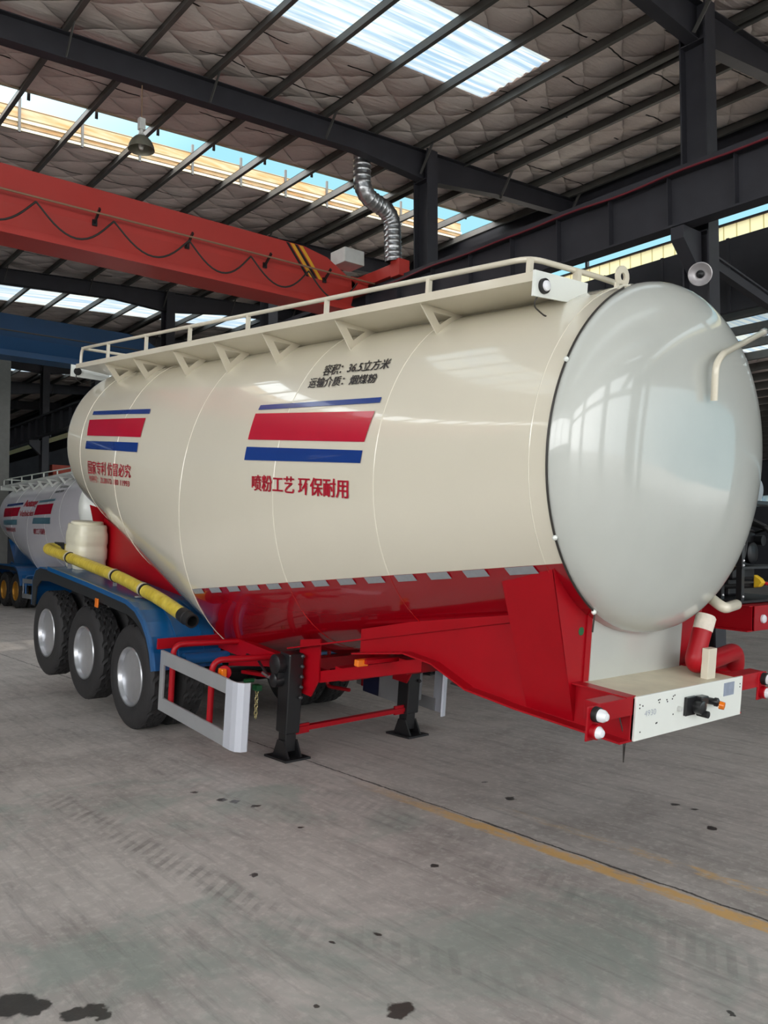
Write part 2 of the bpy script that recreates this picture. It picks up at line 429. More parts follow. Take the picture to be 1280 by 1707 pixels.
M['floor'] = floor_mat()

# ================================================================== THE BUILDING
RS, RA = .0586, 9.2056                    # roof slope across the bay, height of the rafter tops at y = 0
def rz(y, off=0.): return RA + RS * y + off
ROOF = .19                                # roof sheet sits this far above the rafter tops
Y0, Y1 = -12.0, 16.0
XE, XW = 13.0, -62.0
struct('floor', MB().grid(lambda u, v: (-70 + 110 * u, -40 + 100 * v, 0), 22, 20, False), M['floor'])

# roof: blanket-lined sheets between skylight strips and one open ventilation gap
def roof_piece(x0, x1, y0, y1, name='ceiling'):
    nx = max(1, int((x1 - x0) / .17)) if x0 > -30 else max(1, int((x1 - x0) / .6)); ny = max(2, int((y1 - y0) / .2)) if x0 > -30 else int((y1 - y0) / .6)
    def f(u, v):
        X = x0 + (x1 - x0) * u; Y = y0 + (y1 - y0) * v
        t = ((Y - 3.99) / 1.172) % 1.0
        sag = .045 * math.sin(PI * t) * (.6 + .4 * math.sin(X * 5.1 + Y * .7)) + .012 * math.sin(X * 13 + 1.3 * math.sin(Y * 3))
        e = min(1, min(X - x0, x1 - X) / .2)
        return (X, Y, rz(Y, ROOF) - sag * max(0, e) - .0)
    mb = MB().grid(f, nx, ny)
    mb.add([(x0, y0, rz(y0, ROOF + .06)), (x1, y0, rz(y0, ROOF + .06)), (x1, y1, rz(y1, ROOF + .06)), (x0, y1, rz(y1, ROOF + .06))], [(0, 1, 2, 3)])
    return struct(name, mb, M['insulation'])
GAP = (-16.12, -14.60)
SKY = [(-28.4, -26.6), (-10.38, -8.78), (-4.4, -2.9), (2.2, 3.8), (8.5, 10.0), (-40.5, -39.0)]
edges = sorted([GAP] + SKY)
xs = XW
for a, b in edges:
    roof_piece(xs, a, Y0, Y1); xs = b
roof_piece(xs, XE, Y0, Y1)
for i, (a, b) in enumerate(SKY):
    yend = 10.86 if a in (-10.38, -4.4, 2.2) else Y1
    def f(u, v, a=a, b=b, ye=yend):
        X = a + (b - a) * u; Y = Y0 + (ye - Y0) * v
        return (X, Y, rz(Y, ROOF + .02 + .018 * math.sin(X * 2 * PI / .2)))
    o = struct('window_%d' % (i + 1), MB().grid(f, 40, 2), M['skylight'], 'translucent skylight sheet in the roof')
    if yend < Y1: roof_piece(a, b, yend, Y1)
# ventilation gap: upstand on the far edge, thin posts, edge trims
mb = MB()
mb.add([(GAP[0] - .02, Y0, rz(Y0, ROOF - .02)), (GAP[0] - .02, Y1, rz(Y1, ROOF - .02)), (GAP[0] - .02, Y1, rz(Y1, ROOF + .44)), (GAP[0] - .02, Y0, rz(Y0, ROOF + .44))], [(0, 1, 2, 3)])
struct('wall_gap', mb, M['gap_wall'], 'cream ribbed upstand beyond the open roof gap')
mb = MB()
for off, zz in ((0, .0), (0, .16)): mb.beam((GAP[0] + off, Y0, rz(Y0, ROOF + zz)), (GAP[0] + off, Y1, rz(Y1, ROOF + zz)), .05, .05)
mb.beam((GAP[1], Y0, rz(Y0, ROOF)), (GAP[1], Y1, rz(Y1, ROOF)), .05, .06)
struct('trim_1', mb, M['tan'])
k = 0
for i in range(24):
    yy = -9.9 + 1.172 * i
    if yy > Y1 - .2: break
    mb = MB().beam((GAP[0] + .03, yy + .25, rz(yy, ROOF - .05)), (GAP[0] + .03, yy + .25, rz(yy, ROOF + .60)), .045, .045)
    struct('trim_%d' % (10 + i), mb, M['purlin'])
    mb = MB().beam((GAP[1] - .06, yy, rz(yy, .05)), (GAP[1] - .06, yy, rz(yy, .36)), .05, .03)
    struct('trim_%d' % (40 + i), mb, M['steel_dark'])

# purlins, one beam each
PUR = [3.99 + 1.172 * i for i in range(-13, 11) if 3.99 + 1.172 * i < Y1 - .1]
for yy in PUR:
    z0 = rz(yy, -.01); z1 = rz(yy, ROOF - .02)
    big = abs(yy - 12.19) < .1
    wd = .11 if big else .065
    mb = MB().box(XW, XE, yy - .008, yy + .008, z0, z1).box(XW, XE, yy - wd, yy + .008, z0 - .004, z0 + .012).box(XW, XE, yy - .008, yy + wd, z1 - .012, z1)
    if big: mb.box(XW, XE, yy + .10, yy + .116, z0 - .03, z1)
    struct('roof_purlin_beam', mb, M['purlin'])

# rafters with fly braces
def ibeam(mb, p, q, depth0, depth1, fw=.2, tf=.016):
    p = Vector(p); q = Vector(q)
    def quad(a, b, c, d): mb.add([a, b, c, d], [(0, 1, 2, 3)])
    n = Vector((1, 0, 0))
    # web, top and bottom flanges (beam lies in the y-z plane)
    for s_ in (0,):
        mb.add([p + n * .006, q + n * .006, q + n * .006 - Vector((0, 0, depth1)), p + n * .006 - Vector((0, 0, depth0)),
                p - n * .006, q - n * .006, q - n * .006 - Vector((0, 0, depth1)), p - n * .006 - Vector((0, 0, depth0))],
               [(0, 1, 2, 3), (7, 6, 5, 4)])
    mb.beam(p - Vector((0, 0, tf / 2)), q - Vector((0, 0, tf / 2)), fw, tf)
    mb.beam(p - Vector((0, 0, depth0)), q - Vector((0, 0, depth1)), fw, tf)
RAFT = [-.4, -6.34, -12.3, -18.3, -24.3, -30.3, -36.3, -42.3, -48.3, 5.6]
for X in RAFT:
    mb = MB()
    ibeam(mb, (X, Y0, rz(Y0)), (X, 9.4, rz(9.4)), .36, .42)
    ibeam(mb, (X, 9.4, rz(9.4)), (X, 11.2, rz(11.2)), .42, .62)
    ibeam(mb, (X, 11.2, rz(11.2)), (X, 13.2, rz(13.2)), .62, .45)
    ibeam(mb, (X, 13.2, rz(13.2)), (X, Y1, rz(Y1)), .45, .4)
    raf = struct('roof_rafter_beam', mb, M['steel_dark'])
    for i, yy in enumerate(PUR):
        if yy < 2 or i % 2 == 0: continue
        dep = .40 if yy < 9 else .5
        for sx in (1,):
            MB().beam((X + sx * .42, yy, rz(yy, .02)), (X + sx * .05, yy, rz(yy, -dep)), .065, .014, (0, 1, 0)).build('brace', M['purlin'], raf)

# columns with brackets, runway girders
def column(X, Y, h, name='steel_column'):
    mb = MB()
    mb.box(X - .2, X + .2, Y - .008, Y + .008, 0, h).box(X - .21, X - .185, Y - .14, Y + .14, 0, h).box(X + .185, X + .21, Y - .14, Y + .14, 0, h)
    for zz in (rz(11.2, -.62), 7.25, 6.4):
        if zz < h: mb.box(X - .2, X + .2, Y - .14, Y + .14, zz - .01, zz + .01)
    mb.box(X - .3, X + .3, Y - .25, Y + .25, 0, .03)
    c = struct(name, mb, M['steel_dark'])
    if Y == 11.2:
        MB().prism([(Y - .15, 6.38), (Y - .62, 6.38), (Y - .62, 6.2), (Y - .15, 5.75)], 'x', X - .1, X + .1).build('bracket', M['steel_dark'], c)
    return c
for X in RAFT:
    column(X, 11.2, rz(11.2, -.02))
for X in (-6.3, -18.3, -30.3, -42.3): column(X, 16.25, 10.0)
def runway(Y, name):
    mb = MB()
    mb.box(XW, XE, Y - .008, Y + .008, 6.42, 7.16).box(XW, XE, Y - .17, Y + .17, 7.14, 7.17).box(XW, XE, Y - .13, Y + .13, 6.4, 6.43)
    o = struct(name, mb, M['steel_dark'])
    X = XW + .5
    while X < XE:
        if X > -50:
            MB().box(X - .006, X + .006, Y - .12, Y - .008, 6.43, 7.14).build('stiffener', M['steel_dark'], o)
        X += 1.0
    MB().box(XW, XE, Y - .035, Y + .035, 7.17, 7.29).build('crane_rail', M['steel_dark'], o)
    return o
runway(10.72, 'runway_beam')
# eave beam band above the runway and the wall of the bay on the far side of the row
mb = MB().box(XW, XE, 15.95, 16.25, 9.95, 10.25).box(XW, XE, 15.9, 16.3, 10.25, 10.29).box(XW, XE, 15.9, 16.3, 9.93, 9.96)
struct('eave_beam', mb, M['steel_dark'])
mb = MB().box(XW, XE, 16.05, 16.15, 8.95, 9.95)
x = XW
while x < XE: mb.box(x, x + .06, 16.0, 16.05, 8.95, 9.95); x += 1.5
struct('wall_upper', mb, M['dark_wall'])
mb = MB().box(-25, XE, 16.05, 16.15, 6.62, 8.13).box(XW, -25, 16.05, 16.15, 7.6, 8.13)
x = -25
while x < XE: mb.box(x, x + .06, 16.0, 16.05, 6.62, 8.13); x += 1.5
struct('wall_lower', mb, M['dark_wall'])
mb = MB().add([(XW, 16.1, 8.13), (XE, 16.1, 8.13), (XE, 16.1, 8.44), (XW, 16.1, 8.44)], [(0, 1, 2, 3)])
struct('window_20', mb, M['yellow_sheet'], 'strip of yellow translucent cladding under the open light band')
mb = MB().box(XW, XE, 16.05, 16.15, 8.43, 8.47)
for X in range(-60, 12, 3): mb.box(X - .03, X + .03, 16.06, 16.14, 8.44, 8.95)
struct('trim_2', mb, M['steel_dark'])

# the lower bay beyond that wall: flat dark roof with skylights, purlins, end wall with a light band
NB = 6.6
def nroof(x0, x1, y0, y1, name='ceiling_low'):
    return struct(name, MB().box(x0, x1, y0, y1, NB + .2, NB + .26), M['insulation'])
nroof(-25, -10.4, 16.15, 46); nroof(-8.0, -4.6, 16.15, 46); nroof(-10.4, -8.0, 20.6, 46); nroof(-2.9, XE, 16.15, 46)
for i, (a, b, y1) in enumerate(((-10.4, -8.0, 20.6), (-4.6, -2.9, 46))):
    struct('window_%d' % (30 + i), MB().grid(lambda u, v: (a + (b - a) * u, 16.15 + (y1 - 16.15) * v, NB + .22), 4, 8), M['skylight'], 'skylight in the lower roof of the next bay')
yy = 16.6
while yy < 45:
    struct('low_purlin_beam', MB().box(-25, XE, yy - .04, yy + .04, NB, NB + .2), M['purlin']); yy += 1.3
struct('ceiling_tall', MB().box(XW, -25, 16.3, 46, 9.9, 10.0), M['dark_wall'])
struct('wall_far', MB().box(XW, XE, 46, 46.2, 0, 4.2).box(XW, XE, 46, 46.2, 4.8, NB + .3), M['dark_wall'])
struct('window_40', MB().add([(XW, 46.1, 4.2), (XE, 46.1, 4.2), (XE, 46.1, 4.8), (XW, 46.1, 4.8)], [(0, 1, 2, 3)]), M['skylight'], 'light band in the end wall of the next bay')
struct('wall_end', MB().box(XW - .2, XW, -30, 46, 0, 11), M['dark_wall'])

# grey clad pier far off
struct('concrete_pillar', MB().box(-31.2, -30.3, 7.8, 8.2, 0, 9.3).box(-31.4, -30.1, 7.6, 8.4, 0, .1), M['concrete_grey'])

# ================================================================== TANK TRAILERS
XF, XR, XV = 5.06, -2.72, .65
def lerp(x, X, Y):
    if x <= X[0]: return Y[0]
    for i in range(len(X) - 1):
        if x <= X[i + 1]: return Y[i] + (Y[i + 1] - Y[i]) * (x - X[i]) / (X[i + 1] - X[i])
    return Y[-1]
def sec(x):
    zt = lerp(x, [XR, XF], [3.965, 3.995]); zb = lerp(x, [XR, XV, XF], [1.92, .77, 1.785]); a = lerp(x, [XR, -1, XF], [1.04, 1.12, 1.13])
    return (zt + zb) / 2, (zt - zb) / 2, a
def tank_pt(x, th, off=0.):
    # th measured from the -y side, upwards positive
    zc, b, a = sec(x); return Vector((x, -(a + off) * math.cos(th), zc + (b + off) * math.sin(th)))
def tank_xz(x, z, off=.004):
    zc, b, a = sec(x); s_ = max(-1, min(1, (z - zc) / b)); th = math.asin(s_); p = tank_pt(x, th)
    n = Vector((0, -math.cos(th) / a, math.sin(th) / b)).normalized(); return p + n * off
def tank_y(x, y):
    # upper surface height at sideways offset y
    zc, b, a = sec(x); return zc + b * math.sqrt(max(0, 1 - (y / a) ** 2))

def patch(mb, quad, nu=16, nv=6, off=.006):
    # quad: 4 (x,z) corners tl,tr,br,bl laid on the near side of the shell
    tl, tr, br, bl = [Vector(q) for q in quad]
    def f(u, v):
        p = (tl * (1 - u) + tr * u) * (1 - v) + (bl * (1 - u) + br * u) * v
        return tank_xz(p.x, p.y, off)
    mb.grid(f, nu, nv); return mb

def text_mesh(body, bold=0.):
    cu = bpy.data.curves.new('lettering', 'FONT'); cu.body = body; cu.size = 1; cu.offset = bold; cu.resolution_u = 3
    o = bpy.data.objects.new('lettering', cu); C.objects.link(o)
    dg = bpy.context.evaluated_depsgraph_get(); dg.update()
    ev = o.evaluated_get(dg); m = ev.to_mesh()
    vs = [tuple(v.co) for v in m.vertices]; fs = [tuple(p.vertices) for p in m.polygons]
    ev.to_mesh_clear(); bpy.data.objects.remove(o); bpy.data.curves.remove(cu)
    return vs, fs
def text_on_tank(body, quad, mat, parent, bold=.012, off=.007):
    vs, fs = text_mesh(body, bold)
    sh = bold * 2.2; n_ = len(vs)
    vs = [(v[0] + d, v[1], 0) for d in (-sh, 0, sh) for v in vs]; fs = [tuple(i + k * n_ for i in f) for k in range(3) for f in fs]
    x0 = min(v[0] for v in vs); x1 = max(v[0] for v in vs); y0 = min(v[1] for v in vs); y1 = max(v[1] for v in vs)
    tl, tr, br, bl = [Vector(q) for q in quad]; out = []
    for v in vs:
        u = (v[0] - x0) / (x1 - x0); w_ = 1 - (v[1] - y0) / (y1 - y0)
        p = (tl * (1 - u) + tr * u) * (1 - w_) + (bl * (1 - u) + br * u) * w_
        out.append(tank_xz(p.x, p.y, off))
    return MB().add(out, fs).build('lettering', mat, parent)

def tyre_mb():
    # outer face at local y = 0, tyre reaches to y = .28; axis along y
    mb = MB(); n = 90; R = .525
    prof = [(.285, .055), (.30, .02), (.36, .004), (.43, .0), (.485, .012), (.512, .03)]
    prof2 = [(r, .28 - h) for r, h in prof[::-1]]
    tread = [(R, .045), (R, .085), (R, .088), (R, .118), (R, .121), (R, .16), (R, .163), (R, .192), (R, .195), (R, .235)]
    P = prof + tread + prof2; vs = []; fs = []
    for i, (r, h) in enumerate(P):
        for k in range(n):
            a = 2 * PI * k / n; rr = r
            if len(prof) <= i < len(prof) + len(tread):
                j = i - len(prof)
                row = j // 2
                if j in (2, 4, 6, 8) : rr = R
                if (k + (row % 2) * 2 + j % 2) % 5 == 0: rr = R - .016
            vs.append((rr * math.cos(a), h, rr * math.sin(a)))
    m = len(P)
    for i in range(m - 1):
        for k in range(n): fs.append((i * n + k, i * n + (k + 1) % n, (i + 1) * n + (k + 1) % n, (i + 1) * n + k))
    mb.add(vs, fs, False)
    return mb
def smooth_sides(o):
    for p in o.data.polygons:
        c = p.center; p.use_smooth = math.hypot(c.x, c.z) < .505

def build_tanker(root, P):
    """P: material names and options; local frame: x forward, origin on the floor under the front axle"""
    detail = P['detail']
    body, frame, side, head_m = M[P['tank']], M[P['frame']], M[P['trim']], M[P['head']]
    # ---- shell
    mb = MB()
    xsn = [XR + (XV - XR) * i / 12 for i in range(13)] + [XV + (XF - XV) * i / 16 for i in range(1, 17)]
    nt_ = 72
    vs = [tank_pt(x, 2 * PI * k / nt_) for x in xsn for k in range(nt_)]
    fs = [(i * nt_ + k, i * nt_ + (k + 1) % nt_, (i + 1) * nt_ + (k + 1) % nt_, (i + 1) * nt_ + k) for i in range(len(xsn) - 1) for k in range(nt_)]
    fs = [f[::-1] for f in fs]
    mb.add(vs, fs, True)
    tank = mb.build('tank', body, root)
    try:
        e = tank.modifiers.new('split', 'EDGE_SPLIT'); e.split_angle = math.radians(16)
    except Exception: pass
    def head(x0, D, sgn, name):
        zc, b, a = sec(x0); vs = []; m = 16; n = 72
        for i in range(m + 1):
            t = i / m * PI / 2
            # torispherical-like: tight knuckle then shallow crown
            r = math.cos(t) ** .62 if i < m else 0.0
            hx = D * math.sin(t)
            for k in range(n):
                al = 2 * PI * k / n; vs.append((x0 + sgn * hx, -a * r * math.cos(al), zc + b * r * math.sin(al)))
        fs = [(i * n + k, i * n + (k + 1) % n, (i + 1) * n + (k + 1) % n, (i + 1) * n + k) for i in range(m) for k in range(n)]
        if sgn > 0: fs = [f[::-1] for f in fs]
        return MB().add(vs, fs, True).build(name, head_m, tank)
    head(XF, .31, 1, 'front_dished_head'); head(XR, .3, -1, 'rear_dished_head')
    # weld beads round the shell
    for x in (4.94, 3.57, 2.30, .65, -.98, -2.2) if detail else (3.57, 2.3, .65, -.98):
        pts = [tank_pt(x, 2 * PI * k / 72 + 1.5, .0) for k in range(73)]
        MB().tube(pts, .0045, 5, False).build('weld_seam', M['weld'] if detail else side, tank)
    # ---- side markings
    for x0, quads in P['stripes']:
        for mat, q in quads: patch(MB(), q).build('stripe', M[mat], tank)
    for body_t, q, mat, bold in P['texts']: text_on_tank(body_t, q, M[mat], tank, bold)
    if detail:
        for i in range(13):
            xa = .67 + .328 * i; z0 = 1.387
            if i == 12: xa = 4.63
            wdt = .19 if i < 12 else .22
            sh = .02
            patch(MB(), [(xa, z0 + .168 * xa + .001), (xa + wdt, z0 + .168 * (xa + wdt) + .001), (xa + wdt + sh, z0 + .168 * (xa + wdt) - .042), (xa + sh, z0 + .168 * xa - .042)], 4, 2, .006).build('reflective_tape', M['tape'], tank)
    # ---- walkways, rails, brackets both sides
    for sy in (-1, 1):
        yo = sy * .90
        wk = MB()
        n = 20; x0, x1 = -2.95, 4.70
        prof_z = 3.905
        def fz(u, v, t=0.):
            X = x0 + (x1 - x0) * u; yi = .42; Y = .90 + (yi - .90) * v
            zt_ = tank_y(max(XR, min(XF, X)), .42)
            return (X, sy * Y, prof_z + (zt_ - .02 - prof_z) * v + t)
        for t in (0, .012): wk.grid(lambda u, v: fz(u, v, t), n, 4, False)
        wk.box(x0, x1, yo - .006, yo + .006, prof_z - .012, prof_z + .045)
        walk = wk.build('walkway', side, root)
        if sy < 0 or detail:
            for xb in (3.66, 2.66, 1.58, .69, -.2, -1.22, -2.05):
                ya = .875; zt_ = 3.895
                yb = .56
                tri = [(sy * ya, zt_), (sy * .80, zt_ - .20), (sy * .40, tank_y(xb, .40) - .03)]
                # triangular gusset with a triangular hole, as a ring of three bars
                tri = [(sy * .875, 3.893), (sy * .70, tank_y(xb, .70) - .01), (sy * .43, 3.893)]
                cx = sum(p[0] for p in tri) / 3; cz = sum(p[1] for p in tri) / 3
                inn = [(cx + (p[0] - cx) * .42, cz + (p[1] - cz) * .42) for p in tri]
                g = MB()
                for X in (xb - .006, xb + .006):
                    vv = [(X, a_, b_) for a_, b_ in tri + inn]
                    g.add(vv, [(0, 1, 4, 3), (1, 2, 5, 4), (2, 0, 3, 5)])
                for i in range(3):
                    j = (i + 1) % 3
                    g.add([(xb - .006, *tri[i]), (xb + .006, *tri[i]), (xb + .006, *tri[j]), (xb - .006, *tri[j])], [(0, 1, 2, 3)])
                    g.add([(xb - .006, *inn[i]), (xb + .006, *inn[i]), (xb + .006, *inn[j]), (xb - .006, *inn[j])], [(3, 2, 1, 0)])
                g.build('gusset_bracket', side, walk)
        # guard rail
        zr0, zr1 = 4.155, 4.05
        def zr(X): return zr0 + (zr1 - zr0) * (X + 2.95) / 7.6
        ry = sy * .86
        rail_pts = [(-2.9, ry, 3.93), (-2.9, ry, zr(-2.9)), (4.62, ry, zr(4.62))]
        if sy < 0: rail_pts += [(4.66, -.25, zr1 + .01), (4.66, .86, zr1 + .01)]
        else: rail_pts += [(4.62, ry, 3.93)]
        if sy > 0: rail_pts = [(-2.9, -.86, zr(-2.9)), (-2.9, .86, zr(-2.9)), (4.66, .86, zr(4.62))]
        rail = MB().tube(bez(rail_pts, 6, .12), .019, 10).build('guard_rail', side, root)
        for X in (4.62, 3.72, 2.52, 1.3, .15, -.9, -2.0):
            MB().box(X - .016, X + .016, ry - .016, ry + .016, 3.91, zr(X)).build('rail_post', side, rail)
        if sy < 0: MB().box(4.64, 4.68, -.47, -.43, 3.9, zr1 + .01).build('rail_post', side, rail)
        # end plates with lamps
        for X, sg in ((4.70, 1), (-3.10, -1)):
            zi = tank_y(max(XR, min(XF, X)), .50)
            zi2 = tank_y(max(XR, min(XF, X)), .43)
            pl = MB().prism([(sy * .915, 3.955), (sy * .40, zi2 + .07), (sy * .40, zi2 - .02), (sy * .5, zi - .045), (sy * .915, 3.80)], 'x', X - .005 if sg > 0 else X - .01, X + .01 if sg > 0 else X + .005).build('walkway_end_plate', M['white'], root)
            if detail:
                lamp = MB().lathe([(.046, 0), (.046, .022), (.034, .026), (.0, .026)], (X + sg * .008, sy * .83, 3.872), (sg, 0, 0), 24).build('marker_lamp', M['black_rubber'], pl)
                if sg < 0: MB().lathe([(.05, 0), (.05, .012), (.032, .014), (.0, .016)], (X + .01, sy * .83, 3.872), (1, 0, 0), 20).build('lamp_socket', M['black_rubber'], pl)
                MB().lathe([(.033, .0), (.03, .012), (.012, .02), (0, .02)], (X + sg * .032, sy * .83, 3.872), (sg, 0, 0), 20).build('lens', M['lens'], lamp)
                MB().tube(bez([(X + .0, sy * .84, 3.84), (X - sg * .04, sy * .86, 3.76), (X - sg * .03, sy * .72, 3.70), (X + sg * .012, sy * .56, 3.79)], 6, .06), .005, 6).build('lamp_wire', M['cable_dark'], pl)
    # manhole ring and lifting lug on top
    MB().lathe([(.28, 0), (.28, .08), (.31, .09), (.31, .11), (0, .13)], (1.6, 0, 3.97), (0, 0, 1), 28).build('manhole', side, root)
    MB().lathe([(.28, 0), (.28, .08), (.31, .09), (.31, .11), (0, .13)], (-1.4, 0, 3.95), (0, 0, 1), 28).build('manhole', side, root)
    if detail:
        lug = MB(); nn = 16; ro, ri = .07, .025
        vsl = []
        for X in (4.80, 4.815):
            for k in range(nn): vsl.append((X, -.18 + ro * math.cos(2 * PI * k / nn), 4.05 + ro * math.sin(2 * PI * k / nn)))
            for k in range(nn): vsl.append((X, -.18 + ri * math.cos(2 * PI * k / nn), 4.05 + ri * math.sin(2 * PI * k / nn)))
        fl = []
        for k in range(nn):
            k2 = (k + 1) % nn
            fl += [(k, k2, nn + k2, nn + k), (2 * nn + k2, 2 * nn + k, 3 * nn + k, 3 * nn + k2), (k, 2 * nn + k, 2 * nn + k2, k2), (nn + k, nn + k2, 3 * nn + k2, 3 * nn + k)]
        lug.add(vsl, fl); lug.box(4.80, 4.815, -.25, -.11, 3.93, 4.0)
        lug.build('lifting_lug', side, root)
        # wire and clips along the head seam
        pts = [tank_pt(XF, a_, .006) for a_ in [math.radians(62 - 2.5 * i) for i in range(49)]]
        pts = [(p.x + .012, p.y, p.z) for p in pts]
        cab = MB().tube(pts, .0065, 6).build('seam_wire', M['cable_dark'], tank)
        for a_ in (26, -27, -58): MB().ball((XF + .014, *tank_pt(XF, math.radians(a_), .01)[1:]), .016, 8, 6).build('wire_clip', M['white'], cab)
        pe = tank_pt(XF, math.radians(-58), .01)
        MB().tube([(XF + .02, pe.y, pe.z), (XF + .01, pe.y + .005, pe.z - .12)], .006, 6).build('wire_tail', M['cable_dark'], cab)
        MB().lathe([(.026, 0), (.026, .012), (.012, .014)], (XF - .085, pe.y + .01, pe.z - .13), (1, 0, 0), 14).build('grommet', M['green'], cab)
        # pipes on the front head
        ap = MB().tube(bez([(5.41, -.02, 3.25), (5.42, -.05, 3.46), (5.41, .04, 3.54), (4.98, 1.40, 3.94)], 8, .10), .021, 12).build('air_pipe', side, root)
        MB().lathe([(.03, -.0), (.03, .06), (.02, .07), (.02, .1)], (4.99, 1.37, 3.93), (-.30, .9, .27), 14).build('pipe_valve', M['chrome'], ap)
        MB().tube(bez([(5.12, .62, 2.0), (5.30, .50, 1.95), (5.22, .82, 1.95)], 8, .08), .036, 14).build('drain_stub', side, root)
        MB().lathe([(.05, 0), (.05, .03), (0, .04)], (5.0, 1.02, 2.3), (.6, .7, -.3), 14).build('plug', side, root)
        # red discharge pipe with wrapped end and its post
        dp = MB().tube(bez([(5.22, .39, 1.80), (5.22, .31, 1.585), (5.22, .42, 1.575), (5.10, 1.10, 1.585), (5.06, 1.20, 1.40), (4.86, .9, 1.36)], 10, .12), .062, 18).build('discharge_pipe', frame, root)
        MB().lathe([(.064, 0), (.066, .09), (.055, .105), (.0, .1)], (5.22, .393, 1.80), (0, .26, .72), 18).build('wrapped_cap', M['wrap'], dp)
        pp = MB().beam((5.30, .355, 1.49), (5.30, .355, 1.70), .10, .05, (1, 0, 0))
        pp.build('pipe_post', side, root, .004)
    NX = P.get('nose', 0.)
    # ---- gooseneck and nose
    for sy in (-1, 1):
        y = sy * .60
        prof = [(2.9, 1.28), (3.5, 1.40), (3.8, 1.385), (4.15, 1.28), (4.6, 1.258), (5.37 + NX, 1.252), (5.37 + NX, 1.50), (4.97, 1.50), (4.97, 1.95), (4.5, 1.87), (3.5, 1.63), (2.9, 1.47)]
        web = MB().prism(prof, 'y', y - .006, y + .006).build('gooseneck_web', frame, root)
        fl = MB()
        low = prof[:6]
        for i in range(len(low) - 1):
            fl.beam((low[i][0], y + sy * .03, low[i][1]), (low[i + 1][0], y + sy * .03, low[i + 1][1]), .13, .012)
        fl.beam((4.97, y + sy * .01, 1.505), (5.37 + NX, y + sy * .01, 1.505), .09, .01)
        fl.build('gooseneck_flange', frame, web)
        # tapered saddle box between tank side and nose
        yt = -tank_xz(4.9, 2.185, 0).y
        s1 = MB()
        A = lambda a_, b_, c_: (a_, sy * b_, c_)
        prt = [A(4.55, yt - .02, 2.145), A(4.97, yt - .0, 2.21), A(4.985, .61, 1.27), A(4.62, .61, 1.27)]
        arc = []
        for i in range(9):
            z = 2.21 - (2.21 - 1.86) * i / 8
            p = tank_xz(4.99, z, -.004); arc.append(A(4.985, -p.y, z))
        s1.add(prt, [(0, 1, 2, 3) if sy < 0 else (3, 2, 1, 0)])
        fv = [A(4.975, yt - .0, 2.21)] + arc + [A(4.985, .52, 1.86), A(4.985, .52, 1.27), A(4.986, .612, 1.27)]
        s1.add(fv, [tuple(range(len(fv)))])
        s1.add([A(4.55, yt - .02, 2.145), A(4.62, .61, 1.27), A(4.55, .60, 1.70), A(4.5, .72, 1.95)], [(0, 1, 2, 3)])
        s1.build('saddle_gusset', frame, root)
        s2 = MB().box(4.975, 4.995, sy * .52 - .03, sy * .52 + .03, 1.50, 1.93).build('saddle_edge', frame, root)
        # longitudinal tank support ledge
        MB().beam((1.9, sy * .58, 1.13), (4.5, sy * .58, 1.80), .10, .012).build('tank_ledge', frame, root)
    MB().box(4.99, 5.0, -.50, .52, 1.48, 2.05).build('saddle_wall', M['cream'] if detail else frame, root)
    MB().box(4.97, 5.38 + NX, -.58, .62, 1.495, 1.505).build('nose_deck', M['deck_cream'] if P.get('nose', 0) == 0 else frame, root)
    MB().box(3.9, 5.36 + NX, -.58, .6, 1.25, 1.262).build('coupler_plate', M['black'], root)
    npl = MB().box(5.375 + NX, 5.39 + NX, -.585, .645, 1.252, 1.508).build('nose_plate', M['white'] if detail else frame, root, .003)
    if detail:
        X = 5.39
        so = MB().box(X, X + .02, -.075, .035, 1.335, 1.45).build('socket', M['black'], npl, .004)
        MB().lathe([(.042, 0), (.042, .05), (.03, .055), (0, .055)], (X + .02, .03, 1.385), (1, 0, 0), 18).build('socket_cap', M['black'], so)
        MB().box(X + .01, X + .06, .03, .11, 1.40, 1.45).build('socket_lid', M['black'], so, .006)
        MB().lathe([(.022, 0), (.022, .07), (.0, .072)], (X + .02, .06, 1.345), (1, 0, 0), 14).build('socket_port', M['black_rubber'], so)
        MB().lathe([(.016, 0), (.016, .02), (.0, .022)], (X, -.135, 1.388), (1, 0, 0), 12).build('bolt_knob', M['grey_box'], npl)
        gl = MB().lathe([(.022, 0), (.022, .05), (.028, .05), (.028, .07), (.012, .08)], (X, .19, 1.40), (1, .25, 0), 14).build('air_coupling', M['black'], npl)
        MB().lathe([(.026, 0), (.024, .03), (0, .034)], (X + .075, .215, 1.385), (1, .3, -.1), 14).build('coupling_cap', M['amber'], gl)
        lb = MB().box(X, X + .003, .40, .53, 1.40, 1.485).build('label_plate', M['plate_grey'], npl)
        dt = MB()
        for (yy, zz) in ((-.55, 1.46), (-.55, 1.44), (-.52, 1.45), (-.36, 1.465), (-.345, 1.467), (-.35, 1.45), (-.27, 1.457), (-.262, 1.445), (-.2, 1.47), (-.21, 1.455), (-.185, 1.475), (-.53, 1.30), (-.37, 1.33), (-.36, 1.332), (-.19, 1.36), (.61, 1.46), (.61, 1.44)):
            dt.box(X - .001, X + .002, yy - .004, yy + .004, zz - .004, zz + .004)
        dt.build('bolt_holes', M['black_rubber'], npl)
        vs, fs = text_mesh('4930', -.012)
        mx = max(v[0] for v in vs)
        MB().add([(X + .002, -.50 + .12 * v[0] / mx, 1.385 + .05 * v[1]) for v in vs], fs).build('handwriting', M['plate_grey'], npl)
